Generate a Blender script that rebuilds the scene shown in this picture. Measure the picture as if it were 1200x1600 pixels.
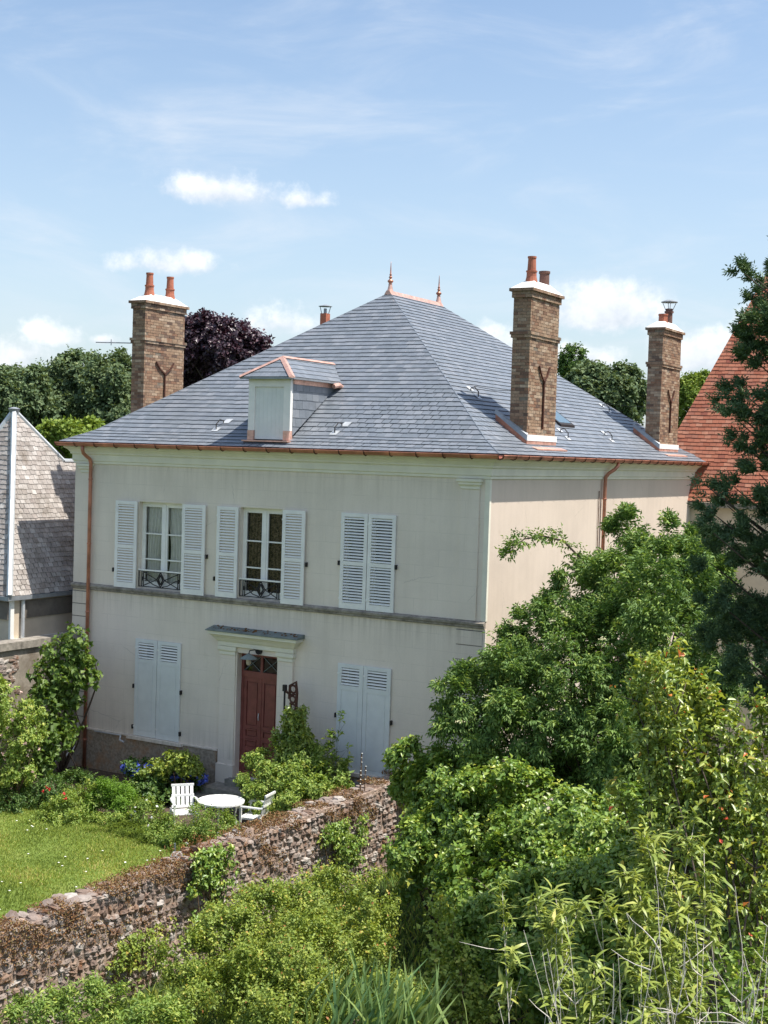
import bpy, math, random
import numpy as np
from mathutils import Vector, Matrix
for o in list(bpy.data.objects): bpy.data.objects.remove(o)
scene = bpy.context.scene
COL = scene.collection
R = math.radians

# ------------------------------------------------------------------ camera, light, exposure
cam_data = bpy.data.cameras.new('camera')
cam = bpy.data.objects.new('camera', cam_data); COL.objects.link(cam)
cam_data.sensor_fit = 'VERTICAL'; cam_data.sensor_height = 36.0; cam_data.sensor_width = 27.0
cam_data.lens = 47.86; cam_data.clip_start = 0.1; cam_data.clip_end = 6000
cr = Vector((0.86431956, 0.50199042, 0.03094059)); cu = Vector((-0.04759018, 0.0203869, 0.99865888)); cw = Vector((-0.5006864, 0.86463287, -0.04151062))
CAM = Vector((12.3173, -25.6451, 7.0118))
m = Matrix.Identity(4)
for i in range(3):
    m[i][0] = cr[i]; m[i][1] = cu[i]; m[i][2] = -cw[i]; m[i][3] = CAM[i]
cam.matrix_world = m
scene.camera = cam

SUN = Vector((1.0, 0.30, 2.20)).normalized()
EL = math.asin(SUN.z); AZ = math.atan2(SUN.x, SUN.y)
sun_data = bpy.data.lights.new('sun', 'SUN'); sun_data.energy = 2.8; sun_data.angle = R(0.53); sun_data.color = (1.0, 0.95, 0.87)
sun = bpy.data.objects.new('sun', sun_data); COL.objects.link(sun)
sun.rotation_euler = SUN.to_track_quat('Z', 'Y').to_euler()

scene.view_settings.view_transform = 'Standard'
scene.view_settings.look = 'None'
scene.view_settings.gamma = 1.0
scene.view_settings.use_curve_mapping = False
scene.view_settings.exposure = 1.28

# ------------------------------------------------------------------ node helpers
def N(nt, typ, **kw):
    n = nt.nodes.new(typ)
    for k, v in kw.items():
        if k.startswith('_'):
            setattr(n, k[1:], v)
        else:
            n.inputs[int(k[1:]) if k[0] == 'i' and k[1:].isdigit() else k].default_value = v
    return n
def L(nt, a, b): nt.links.new(a, b)
def math_(nt, op, a, b=None, c=None, clamp=False):
    n = nt.nodes.new('ShaderNodeMath'); n.operation = op; n.use_clamp = clamp
    for i, x in enumerate((a, b, c)):
        if x is None: continue
        if isinstance(x, (int, float)): n.inputs[i].default_value = x
        else: L(nt, x, n.inputs[i])
    return n.outputs[0]
def ramp(nt, fac, stops):
    n = nt.nodes.new('ShaderNodeValToRGB'); e = n.color_ramp.elements
    while len(e) < len(stops): e.new(0.5)
    for i, (p, c) in enumerate(stops):
        e[i].position = p
        e[i].color = (c[0], c[1], c[2], 1) if not isinstance(c, (int, float)) else (c, c, c, 1)
    L(nt, fac, n.inputs[0]); return n.outputs[0]
def mixc(nt, fac, a, b, mode='MIX'):
    n = nt.nodes.new('ShaderNodeMix'); n.data_type = 'RGBA'; n.blend_type = mode
    for i, x in ((0, fac), (6, a), (7, b)):
        if isinstance(x, (int, float)): n.inputs[i].default_value = x
        elif isinstance(x, (tuple, list)): n.inputs[i].default_value = (x[0], x[1], x[2], 1)
        else: L(nt, x, n.inputs[i])
    return n.outputs[2]
def noise(nt, scale, detail=4, rough=0.55, vec=None, out=0, dist=0.0):
    n = nt.nodes.new('ShaderNodeTexNoise'); n.inputs['Scale'].default_value = scale
    n.inputs['Detail'].default_value = detail; n.inputs['Roughness'].default_value = rough
    n.inputs['Distortion'].default_value = dist
    if vec is not None: L(nt, vec, n.inputs['Vector'])
    return n.outputs[out]
def objco(nt, scale=None):
    tc = nt.nodes.new('ShaderNodeTexCoord'); v = tc.outputs['Object']
    if scale:
        mp = nt.nodes.new('ShaderNodeMapping'); mp.inputs['Scale'].default_value = scale; L(nt, v, mp.inputs[0]); v = mp.outputs[0]
    return v
def new_mat(name):
    mt = bpy.data.materials.new(name); mt.use_nodes = True; nt = mt.node_tree
    b = nt.nodes['Principled BSDF']; return mt, nt, b
def bump(nt, b, h, strength=0.3, dist=0.01):
    n = nt.nodes.new('ShaderNodeBump'); n.inputs['Strength'].default_value = strength; n.inputs['Distance'].default_value = dist
    L(nt, h, n.inputs['Height']); L(nt, n.outputs[0], b.inputs['Normal'])
def islandrand(nt):
    g = nt.nodes.new('ShaderNodeNewGeometry'); o = nt.nodes.new('ShaderNodeObjectInfo')
    return math_(nt, 'FRACT', math_(nt, 'ADD', g.outputs['Random Per Island'], math_(nt, 'MULTIPLY', o.outputs['Random'], 7.13)))

# ------------------------------------------------------------------ world: sky with clouds
world = bpy.data.worlds.new('World'); scene.world = world; world.use_nodes = True
nt = world.node_tree; nt.nodes.clear()
sky = nt.nodes.new('ShaderNodeTexSky'); sky.sky_type = 'NISHITA'; sky.sun_disc = False
sky.sun_elevation = EL; sky.sun_rotation = AZ; sky.altitude = 80; sky.air_density = 1.0; sky.dust_density = 1.6; sky.ozone_density = 1.2
tc = nt.nodes.new('ShaderNodeTexCoord')
sep = nt.nodes.new('ShaderNodeSeparateXYZ'); L(nt, tc.outputs['Generated'], sep.inputs[0])
az = math_(nt, 'ARCTAN2', sep.outputs[0], sep.outputs[1]); el = math_(nt, 'ARCSINE', sep.outputs[2])
cmb = nt.nodes.new('ShaderNodeCombineXYZ'); L(nt, az, cmb.inputs[0]); L(nt, el, cmb.inputs[1])
# billowy edges
nz1 = noise(nt, 38, 8, 0.62, cmb.outputs[0])
nz2 = noise(nt, 9, 5, 0.55, cmb.outputs[0])
CLOUDS = [(-0.6525, 0.1842, 0.0494, 0.016, 0.85), (-0.6809, 0.1317, 0.0517, 0.0132, 0.75), (-0.7651, 0.076, 0.0282, 0.015, 0.9), (-0.7294, 0.0754, 0.015, 0.0066, 0.9), (-0.5924, 0.1808, 0.0212, 0.0094, 0.55), (-0.3694, 0.1076, 0.0494, 0.0273, 1.15), (-0.305, 0.0759, 0.0376, 0.0282, 1.1), (-0.3865, 0.0744, 0.0423, 0.0132, 0.9), (-0.6038, 0.0936, 0.0306, 0.0165, 0.65), (-0.7933, 0.0602, 0.0423, 0.0235, 0.75), (-0.2599, 0.1032, 0.0235, 0.0282, 0.8), (-0.4541, 0.0867, 0.0282, 0.0141, 0.6)]
random.seed(5)
for k in range(14):   # the same fair-weather clouds all round the horizon
    a = -math.pi + 2 * math.pi * (k + random.random()) / 14
    if -0.85 < a < -0.10: continue
    CLOUDS.append((a, 0.05 + 0.16 * random.random() ** 1.4, 0.05 + 0.09 * random.random(), 0.018 + 0.03 * random.random(), 0.9))
acc = None; accl = None
for (ca, ce, ra, re, st) in CLOUDS:
    dx = math_(nt, 'MULTIPLY', math_(nt, 'SUBTRACT', az, ca), 1 / ra)
    dy0 = math_(nt, 'SUBTRACT', el, ce)
    # flat base: below the centre the ellipse is squashed
    dy = math_(nt, 'MULTIPLY', math_(nt, 'MAXIMUM', dy0, math_(nt, 'MULTIPLY', dy0, -1.7)), 1 / re)
    d2 = math_(nt, 'ADD', math_(nt, 'MULTIPLY', dx, dx), math_(nt, 'MULTIPLY', dy, dy))
    v = math_(nt, 'MULTIPLY', math_(nt, 'SUBTRACT', 1.0, math_(nt, 'SQRT', d2)), st)
    acc = v if acc is None else math_(nt, 'MAXIMUM', acc, v)
    lit = math_(nt, 'MULTIPLY', dy0, 1 / re)
    l2 = math_(nt, 'MULTIPLY', lit, math_(nt, 'ADD', v, 0.35, clamp=True))
    accl = l2 if accl is None else math_(nt, 'ADD', accl, l2)
dens = math_(nt, 'ADD', acc, math_(nt, 'MULTIPLY', math_(nt, 'SUBTRACT', nz1, 0.5), 1.7))
dens = math_(nt, 'ADD', dens, math_(nt, 'MULTIPLY', math_(nt, 'SUBTRACT', nz2, 0.5), 0.9))
cum = nt.nodes.new('ShaderNodeMapRange'); cum.interpolation_type = 'SMOOTHSTEP'
L(nt, dens, cum.inputs[0]); cum.inputs[1].default_value = -0.05; cum.inputs[2].default_value = 0.68
cumf = math_(nt, 'MULTIPLY', cum.outputs[0], 0.86)
# thin veils and wisps
mp = nt.nodes.new('ShaderNodeMapping'); mp.inputs['Scale'].default_value = (1.0, 3.4, 1); mp.inputs['Rotation'].default_value = (0, 0, 0.25)
L(nt, cmb.outputs[0], mp.inputs[0])
veil = noise(nt, 5.5, 7, 0.6, mp.outputs[0], dist=0.6)
vr = nt.nodes.new('ShaderNodeMapRange'); vr.interpolation_type = 'SMOOTHSTEP'; L(nt, veil, vr.inputs[0]); vr.inputs[1].default_value = 0.42; vr.inputs[2].default_value = 0.9; vr.inputs[4].default_value = 0.7
# haze towards the horizon
hz = nt.nodes.new('ShaderNodeMapRange'); hz.interpolation_type = 'SMOOTHSTEP'; L(nt, el, hz.inputs[0]); hz.inputs[1].default_value = 0.42; hz.inputs[2].default_value = -0.02; hz.inputs[3].default_value = 0.0; hz.inputs[4].default_value = 0.42
SKYW = (5.6, 6.1, 6.9)
c0 = mixc(nt, 1.0, sky.outputs[0], (0.74, 0.76, 0.755), 'MULTIPLY')
c1 = mixc(nt, hz.outputs[0], c0, (2.85, 3.25, 3.7))
c2 = mixc(nt, vr.outputs[0], c1, (3.4, 3.65, 4.0))
shade = nt.nodes.new('ShaderNodeMapRange'); L(nt, math_(nt, 'ADD', accl, math_(nt, 'MULTIPLY', math_(nt, 'SUBTRACT', nz1, 0.5), 2.0)), shade.inputs[0]); shade.inputs[1].default_value = -0.5; shade.inputs[2].default_value = 0.9
cc = mixc(nt, shade.outputs[0], (2.95, 3.2, 3.6), (5.5, 5.5, 5.4))
c3 = mixc(nt, cumf, c2, cc)
bg = nt.nodes.new('ShaderNodeBackground'); L(nt, c3, bg.inputs[0]); bg.inputs[1].default_value = 0.105
wo = nt.nodes.new('ShaderNodeOutputWorld'); L(nt, bg.outputs[0], wo.inputs[0])

# ------------------------------------------------------------------ mesh builder
class MB:
    def __init__(s): s.v = []; s.f = []
    def quad(s, a, b, c, d): i = len(s.v); s.v += [a, b, c, d]; s.f.append((i, i+1, i+2, i+3)); return s
    def poly(s, pts): i = len(s.v); s.v += list(pts); s.f.append(tuple(range(i, i+len(pts)))); return s
    def box(s, x0, x1, y0, y1, z0, z1):
        i = len(s.v)
        s.v += [(x0,y0,z0),(x1,y0,z0),(x1,y1,z0),(x0,y1,z0),(x0,y0,z1),(x1,y0,z1),(x1,y1,z1),(x0,y1,z1)]
        s.f += [(i,i+3,i+2,i+1),(i+4,i+5,i+6,i+7),(i,i+1,i+5,i+4),(i+1,i+2,i+6,i+5),(i+2,i+3,i+7,i+6),(i+3,i,i+4,i+7)]
        return s
    def hexa(s, p):   # 8 points: 4 bottom (ccw from above), 4 top
        i = len(s.v); s.v += [tuple(q) for q in p]
        s.f += [(i,i+3,i+2,i+1),(i+4,i+5,i+6,i+7),(i,i+1,i+5,i+4),(i+1,i+2,i+6,i+5),(i+2,i+3,i+7,i+6),(i+3,i,i+4,i+7)]
        return s
    def prism(s, pts, n, h):   # polygon extruded along n by h
        k = len(pts); i = len(s.v); n = Vector(n)
        s.v += [tuple(p) for p in pts] + [tuple(Vector(p) + n*h) for p in pts]
        s.f.append(tuple(range(i+k-1, i-1, -1))); s.f.append(tuple(range(i+k, i+2*k)))
        for j in range(k): s.f.append((i+j, i+(j+1) % k, i+k+(j+1) % k, i+k+j))
        return s
    def tube(s, pts, rad, n=8, caps=True):
        pts = [Vector(p) for p in pts]; k = len(pts)
        if isinstance(rad, (int, float)): rad = [rad]*k
        i0 = len(s.v); ref = None
        for j, p in enumerate(pts):
            t = (pts[min(j+1, k-1)] - pts[max(j-1, 0)]).normalized()
            if ref is None: ref = t.orthogonal().normalized()
            ref = (ref - t*ref.dot(t)).normalized(); b = t.cross(ref)
            for q in range(n):
                a = 2*math.pi*q/n; s.v.append(tuple(p + (ref*math.cos(a) + b*math.sin(a))*rad[j]))
        for j in range(k-1):
            for q in range(n):
                a = i0+j*n+q; b2 = i0+j*n+(q+1) % n; s.f.append((a, b2, b2+n, a+n))
        if caps:
            s.f.append(tuple(i0+q for q in range(n-1, -1, -1))); s.f.append(tuple(i0+(k-1)*n+q for q in range(n)))
        return s
    def lathe(s, c, prof, n=16, cap=True):
        c = Vector(c); i0 = len(s.v)
        for (r, z) in prof:
            for q in range(n):
                a = 2*math.pi*q/n; s.v.append((c.x+r*math.cos(a), c.y+r*math.sin(a), c.z+z))
        for j in range(len(prof)-1):
            for q in range(n):
                a = i0+j*n+q; b = i0+j*n+(q+1) % n; s.f.append((a, b, b+n, a+n))
        if cap:
            s.f.append(tuple(i0+q for q in range(n-1, -1, -1))); s.f.append(tuple(i0+(len(prof)-1)*n+q for q in range(n)))
        return s
    def build(s, name, mat, parent=None, smooth=False, kind=None, label=None):
        me = bpy.data.meshes.new(name); me.from_pydata(s.v, [], s.f); me.update()
        if smooth: me.polygons.foreach_set('use_smooth', [True]*len(me.polygons))
        me.materials.append(mat)
        return link(name, me, parent, kind, label)
def link(name, me, parent=None, kind=None, label=None):
    o = bpy.data.objects.new(name, me); COL.objects.link(o)
    if parent is not None: o.parent = parent
    if kind: o['kind'] = kind
    if label: o['label'] = label
    return o
def empty(name, loc, label, cat, group=None, rz=0):
    o = bpy.data.objects.new(name, None); COL.objects.link(o); o.location = loc; o.rotation_euler = (0, 0, rz)
    o.empty_display_size = 0.2
    return tag(o, label, cat, group)
def tag(o, label, cat, group=None):
    o['label'] = label; o['category'] = cat
    if group: o['group'] = group
    return o

# ------------------------------------------------------------------ materials
def simple(name, col, rough=0.6, metal=0.0, var=0.12, scale=6, bmp=0.0, spec=0.5):
    mt, nt, b = new_mat(name)
    v = objco(nt); n = noise(nt, scale, 6, 0.6, v)
    lo = tuple(c*(1-var) for c in col); hi = tuple(min(1, c*(1+var)) for c in col)
    L(nt, ramp(nt, n, [(0.3, lo), (0.7, hi)]), b.inputs['Base Color'])
    b.inputs['Roughness'].default_value = rough; b.inputs['Metallic'].default_value = metal
    b.inputs['Specular IOR Level'].default_value = spec
    if bmp: bump(nt, b, noise(nt, scale*8, 4, 0.6, v), bmp, 0.01)
    return mt
def stucco_mat(name, col, joints=True, bmp=0.25):
    mt, nt, b = new_mat(name); v = objco(nt)
    big = noise(nt, 0.55, 6, 0.6, v); fine = noise(nt, 26, 4, 0.6, v); streak = noise(nt, 1.0, 6, 0.65, objco(nt, (5, 5, 0.5)))
    c = ramp(nt, big, [(0.25, tuple(x*0.88 for x in col)), (0.5, col), (0.78, tuple(x*1.08 for x in col))])
    c = mixc(nt, 0.3, c, ramp(nt, streak, [(0.3, (0.84, 0.83, 0.81)), (0.55, (1, 1, 1))]), 'MULTIPLY')
    c = mixc(nt, 0.25, c, ramp(nt, fine, [(0.3, 0.82), (0.7, 1.0)]), 'MULTIPLY')
    patch = ramp(nt, noise(nt, 1.7, 7, 0.7, v), [(0.62, (1, 1, 1)), (0.75, (0.80, 0.78, 0.74))])
    c = mixc(nt, 0.6, c, patch, 'MULTIPLY')
    crack = nt.nodes.new('ShaderNodeTexVoronoi'); crack.feature = 'DISTANCE_TO_EDGE'; crack.inputs['Scale'].default_value = 0.42; L(nt, mixc(nt, 0.12, v, noise(nt, 3.0, 6, 0.7, v, 1)), crack.inputs['Vector'])
    if joints:   # dirt runs under the string course and splash marks above the plinth
        sz = nt.nodes.new('ShaderNodeSeparateXYZ'); L(nt, v, sz.inputs[0]); run = noise(nt, 1.0, 5, 0.7, objco(nt, (9, 9, 0.35)))
        for z0, z1, k in ((2.6, 3.45, 0.75), (0.9, -0.2, 0.8), (5.6, 6.6, 0.45), (1.4, 2.2, 0.0)):
            if not k: continue
            mr = nt.nodes.new('ShaderNodeMapRange'); L(nt, sz.outputs[2], mr.inputs[0]); mr.inputs[1].default_value = z0; mr.inputs[2].default_value = z1
            if z0 < z1: edge = math_(nt, 'LESS_THAN', sz.outputs[2], z1)
            else: edge = math_(nt, 'GREATER_THAN', sz.outputs[2], z1)
            f = math_(nt, 'MULTIPLY', math_(nt, 'MULTIPLY', math_(nt, 'POWER', mr.outputs[0], 1.6), edge), math_(nt, 'MULTIPLY', ramp(nt, run, [(0.42, 0.0), (0.7, 1.0)]), k))
            c = mixc(nt, f, c, tuple(x*q for x, q in zip(col, (0.62, 0.60, 0.56))))
    cf = math_(nt, 'MULTIPLY', math_(nt, 'LESS_THAN', crack.outputs[0], 0.0022), ramp(nt, noise(nt, 0.9, 2, 0.5, v), [(0.52, 0.0), (0.6, 0.3)]))
    c = mixc(nt, cf, c, tuple(x*0.45 for x in col))
    h = fine
    if joints:
        sp = nt.nodes.new('ShaderNodeSeparateXYZ'); L(nt, v, sp.inputs[0]); cb = nt.nodes.new('ShaderNodeCombineXYZ')
        L(nt, math_(nt, 'ADD', sp.outputs[0], sp.outputs[1]), cb.inputs[0]); L(nt, sp.outputs[2], cb.inputs[1])
        bt = nt.nodes.new('ShaderNodeTexBrick'); L(nt, cb.outputs[0], bt.inputs[0]); bt.inputs['Scale'].default_value = 1.0
        bt.inputs['Brick Width'].default_value = 1.15; bt.inputs['Row Height'].default_value = 0.36; bt.inputs['Mortar Size'].default_value = 0.009
        bt.inputs['Mortar Smooth'].default_value = 0.6
        wear = ramp(nt, noise(nt, 2.2, 3, 0.6, v), [(0.38, 0.0), (0.62, 0.42)])
        f = math_(nt, 'MULTIPLY', bt.outputs['Fac'], wear)
        c = mixc(nt, f, c, tuple(x*0.7 for x in col))
        h = math_(nt, 'SUBTRACT', math_(nt, 'MULTIPLY', fine, 0.35), bt.outputs['Fac'])
    L(nt, c, b.inputs['Base Color']); b.inputs['Roughness'].default_value = 0.93; b.inputs['Specular IOR Level'].default_value = 0.2
    bump(nt, b, h, bmp, 0.006); return mt
def piece_mat(name, cols, rough=0.6, var=0.25, scale=9, bmp=0.35, spec=0.4, metal=0.0, stain=None):
    mt, nt, b = new_mat(name); rnd = islandrand(nt); k = len(cols)
    c = ramp(nt, rnd, [(i/(k-1) if k > 1 else 0, cc) for i, cc in enumerate(cols)])
    v = nt.nodes.new('ShaderNodeNewGeometry').outputs['Position']
    n = noise(nt, scale, 6, 0.65, v)
    c = mixc(nt, 1.0, c, ramp(nt, n, [(0.25, 1-var), (0.75, 1.0)]), 'MULTIPLY')
    if stain:
        sc, col, lo, hi = stain
        c = mixc(nt, ramp(nt, noise(nt, sc, 6, 0.7, v), [(lo, 0.0), (hi, 1.0)]), c, col)
    L(nt, c, b.inputs['Base Color']); b.inputs['Roughness'].default_value = rough; b.inputs['Metallic'].default_value = metal
    b.inputs['Specular IOR Level'].default_value = spec
    bump(nt, b, noise(nt, scale*5, 5, 0.65, v), bmp, 0.01); return mt
M = {}
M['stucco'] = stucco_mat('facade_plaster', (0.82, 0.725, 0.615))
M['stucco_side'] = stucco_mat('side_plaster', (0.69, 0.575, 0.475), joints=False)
M['cornice'] = simple('cornice_paint', (0.80, 0.76, 0.63), 0.8, var=0.08, scale=2, bmp=0.1)
M['ledge'] = simple('weathered_ledge', (0.27, 0.24, 0.20), 0.95, var=0.45, scale=7, bmp=0.4)
M['plinth'] = piece_mat('pebbledash', [(0.52, 0.41, 0.29)], 0.95, 0.7, 16, 1.0, 0.2, stain=(1.2, (0.46, 0.25, 0.13), 0.48, 0.66))
M['white'] = simple('white_paint', (0.86, 0.84, 0.79), 0.55, var=0.07, scale=3, bmp=0.05)
M['white_blue'] = simple('pale_grey_blue_paint', (0.74, 0.75, 0.72), 0.55, var=0.06, scale=3, bmp=0.05)
M['slat'] = simple('slat_paint', (0.84, 0.82, 0.77), 0.6, var=0.10, scale=5)
M['slate'] = piece_mat('new_slate', [(0.18, 0.205, 0.235), (0.215, 0.24, 0.27), (0.19, 0.215, 0.25), (0.26, 0.28, 0.31), (0.20, 0.225, 0.26)], 0.42, 0.3, 5, 0.35, 0.5)
M['slate_bed'] = simple('roof_boarding', (0.03, 0.035, 0.045), 0.9)
M['old_slate'] = piece_mat('old_slate', [(0.36, 0.32, 0.29), (0.50, 0.455, 0.42), (0.42, 0.37, 0.335), (0.60, 0.56, 0.52), (0.38, 0.33, 0.30)], 0.85, 0.45, 5, 0.6, 0.3, stain=(1.3, (0.15, 0.12, 0.09), 0.52, 0.75))
M['old_slate_dark'] = M['old_slate']
M['copper'] = simple('copper', (0.50, 0.215, 0.14), 0.45, metal=0.5, var=0.42, scale=2.6)
M['copper_bright'] = simple('bright_copper', (0.70, 0.42, 0.33), 0.42, metal=0.45, var=0.28, scale=7)
M['brick'] = piece_mat('chimney_brick', [(0.24, 0.135, 0.09), (0.43, 0.285, 0.185), (0.35, 0.215, 0.14), (0.52, 0.37, 0.25), (0.36, 0.20, 0.125), (0.19, 0.12, 0.09), (0.60, 0.45, 0.32), (0.40, 0.26, 0.165)], 0.9, 0.5, 14, 0.8, 0.25, stain=(3.0, (0.10, 0.085, 0.07), 0.56, 0.8))
M['mortar'] = simple('mortar', (0.20, 0.165, 0.125), 0.95, var=0.3, scale=12, bmp=0.5)
M['mortar_white'] = simple('white_mortar_cap', (0.80, 0.79, 0.76), 0.9, var=0.08, scale=4, bmp=0.2)
M['terracotta'] = simple('terracotta', (0.42, 0.135, 0.075), 0.7, var=0.25, scale=6, bmp=0.2)
M['dark_pot'] = simple('sooty_terracotta', (0.17, 0.085, 0.065), 0.8, var=0.3, scale=6, bmp=0.2)
M['iron'] = simple('black_iron', (0.03, 0.026, 0.026), 0.6, metal=0.3, var=0.3, scale=12)
M['rust'] = simple('rusty_iron', (0.09, 0.035, 0.022), 0.8, metal=0.2, var=0.4, scale=14)
M['zinc'] = simple('zinc', (0.58, 0.60, 0.61), 0.5, metal=0.35, var=0.2, scale=4)
M['zinc_dark'] = simple('dark_zinc', (0.30, 0.32, 0.34), 0.55, metal=0.4, var=0.25, scale=4)
M['lead'] = simple('lead_sheet', (0.17, 0.20, 0.19), 0.7, metal=0.2, var=0.3, scale=5)
M['door'] = simple('maroon_paint', (0.215, 0.062, 0.05), 0.45, var=0.22, scale=5, bmp=0.05)
M['stone_step'] = simple('worn_step_stone', (0.25, 0.235, 0.20), 0.95, var=0.35, scale=8, bmp=0.6)
M['white_resin'] = simple('white_garden_resin', (0.82, 0.82, 0.80), 0.4, var=0.05, scale=4)
M['bark'] = simple('bark', (0.10, 0.075, 0.055), 0.95, var=0.4, scale=18, bmp=0.6)
M['pale_stem'] = simple('pale_dry_stem', (0.62, 0.56, 0.48), 0.9, var=0.3, scale=20, bmp=0.3)
M['twig'] = simple('brown_twig', (0.16, 0.10, 0.06), 0.9, var=0.3, scale=20)
M['soil'] = simple('soil', (0.085, 0.06, 0.04), 1.0, var=0.4, scale=9, bmp=0.6)
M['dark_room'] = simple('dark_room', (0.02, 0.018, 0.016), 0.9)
M['canvas'] = simple('cream_render', (0.60, 0.50, 0.38), 0.9, var=0.12, scale=2, bmp=0.2)
M['dark_band'] = simple('grey_brown_render', (0.17, 0.145, 0.12), 0.9, var=0.25, scale=4, bmp=0.3)
M['old_plaster'] = piece_mat('crumbling_plaster', [(0.44, 0.385, 0.315), (0.44, 0.385, 0.315)], 0.95, 0.55, 2.2, 1.0, 0.2, stain=(1.6, (0.20, 0.165, 0.125), 0.46, 0.62))
M['blue_flower'] = simple('blue_petals', (0.12, 0.17, 0.62), 0.7, var=0.5, scale=12)
M['red_flower'] = simple('red_petals', (0.60, 0.03, 0.03), 0.6, var=0.3, scale=20)
M['pink_flower'] = simple('pale_pink_petals', (0.75, 0.52, 0.45), 0.7, var=0.15, scale=20)
M['cream_flower'] = simple('cream_blossom', (0.60, 0.58, 0.36), 0.8, var=0.2, scale=20)
M['white_flower'] = simple('white_petals', (0.8, 0.8, 0.74), 0.7, var=0.1, scale=20)
M['red_tile'] = piece_mat('red_roof_tile', [(0.34, 0.11, 0.065), (0.46, 0.18, 0.11), (0.40, 0.14, 0.085), (0.50, 0.23, 0.15), (0.28, 0.09, 0.06)], 0.85, 0.3, 4, 0.4, 0.25)
M['tile_bed'] = simple('tile_underlay', (0.10, 0.04, 0.03), 0.95)
M['stone'] = piece_mat('rubble_stone', [(0.34, 0.265, 0.225), (0.47, 0.41, 0.365), (0.25, 0.165, 0.125), (0.60, 0.55, 0.50), (0.36, 0.24, 0.17), (0.46, 0.385, 0.34), (0.24, 0.17, 0.135)], 0.95, 0.5, 13, 1.0, 0.2, stain=(3.4, (0.16, 0.075, 0.035), 0.52, 0.68))
M['rubble_core'] = simple('earthy_mortar', (0.34, 0.25, 0.195), 1.0, var=0.55, scale=7, bmp=1.0)
M['moss'] = piece_mat('orange_brown_moss', [(0.16, 0.075, 0.03), (0.24, 0.12, 0.05), (0.12, 0.075, 0.035), (0.28, 0.17, 0.09)], 1.0, 0.5, 30, 1.0, 0.1)

def pane_mat():
    mt, nt, b = new_mat('window_glass'); nt.nodes.remove(b); out = nt.nodes['Material Output']
    t = nt.nodes.new('ShaderNodeBsdfTransparent'); t.inputs[0].default_value = (0.94, 0.95, 0.94, 1)
    g = nt.nodes.new('ShaderNodeBsdfGlossy'); g.inputs['Roughness'].default_value = 0.02
    fr = nt.nodes.new('ShaderNodeFresnel'); fr.inputs[0].default_value = 1.55
    w = nt.nodes.new('ShaderNodeMixShader'); L(nt, fr.outputs[0], w.inputs[0]); L(nt, t.outputs[0], w.inputs[1]); L(nt, g.outputs[0], w.inputs[2])
    L(nt, w.outputs[0], out.inputs[0]); return mt
M['glass'] = pane_mat()
def curtain_reflection_mat(name, col, pattern=False):
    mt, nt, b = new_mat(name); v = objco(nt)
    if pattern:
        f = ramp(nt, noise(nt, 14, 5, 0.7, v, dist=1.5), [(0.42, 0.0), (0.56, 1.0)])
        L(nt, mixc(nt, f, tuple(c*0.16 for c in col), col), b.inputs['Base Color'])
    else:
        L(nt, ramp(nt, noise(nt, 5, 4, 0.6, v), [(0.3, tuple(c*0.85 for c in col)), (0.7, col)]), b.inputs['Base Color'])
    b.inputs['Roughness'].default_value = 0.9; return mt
M['curtain_or_reflection'] = curtain_reflection_mat('white_net_curtain', (0.92, 0.90, 0.86))
M['stone_reflection'] = curtain_reflection_mat('painted_stone_reflection', (0.30, 0.21, 0.13), True)  # brown pattern paints in the stone wall that the window panes reflect

def leaf_mat(name, stops, rough=0.5, trans=0.36, spec=0.35, tcol=None):
    mt, nt, b = new_mat(name); out = nt.nodes['Material Output']
    a = nt.nodes.new('ShaderNodeAttribute'); a.attribute_name = 'tint'
    c = ramp(nt, a.outputs['Fac'], stops); L(nt, c, b.inputs['Base Color'])
    b.inputs['Roughness'].default_value = rough; b.inputs['Specular IOR Level'].default_value = spec
    t = nt.nodes.new('ShaderNodeBsdfTranslucent')
    L(nt, mixc(nt, 1.0, c, tcol or (1.3, 1.2, 0.62), 'MULTIPLY'), t.inputs[0])
    mx = nt.nodes.new('ShaderNodeMixShader'); mx.inputs[0].default_value = trans
    L(nt, b.outputs[0], mx.inputs[1]); L(nt, t.outputs[0], mx.inputs[2]); L(nt, mx.outputs[0], out.inputs[0]); return mt
# ------------------------------------------------------------------ foliage engine (numpy)
def unit(a): return a / np.maximum(np.linalg.norm(a, axis=-1, keepdims=True), 1e-9)
def leaf_mesh(name, base, adir, nrm, Lv, Wv, tint, mat, fold=0.18, droop=0.15, parent=None, kind='stuff', label=None, three=False):
    n = len(base); s = unit(np.cross(adir, nrm)); nn = np.cross(s, adir)
    Lv = np.asarray(Lv).reshape(-1, 1); Wv = np.asarray(Wv).reshape(-1, 1)
    if three:      # longer leaf bending over: 6 points
        m1 = base + adir*Lv*0.33 + nn*Lv*0.04; m2 = base + adir*Lv*0.70 - nn*Lv*droop*0.35; tip = base + adir*Lv - nn*Lv*droop
        V = np.stack([base, m1 + s*Wv*.5 + nn*Wv*fold, m2 + s*Wv*.38 + nn*Wv*fold, tip, m2 - s*Wv*.38 + nn*Wv*fold, m1 - s*Wv*.5 + nn*Wv*fold], 1)
        F = [(0, 1, 5), (1, 2, 5), (2, 4, 5), (2, 3, 4)]; k = 6
    else:
        mid = base + adir*Lv*0.45
        V = np.stack([base, mid + s*Wv*.5 + nn*Wv*fold, base + adir*Lv - nn*Lv*droop, mid - s*Wv*.5 + nn*Wv*fold], 1)
        F = [(0, 1, 2), (0, 2, 3)]; k = 4
    return raw_mesh(name, V.reshape(-1, 3), (np.arange(n)[:, None, None]*k + np.array(F)[None]).reshape(-1, 3), np.repeat(tint, k), mat, parent, kind, label)
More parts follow.
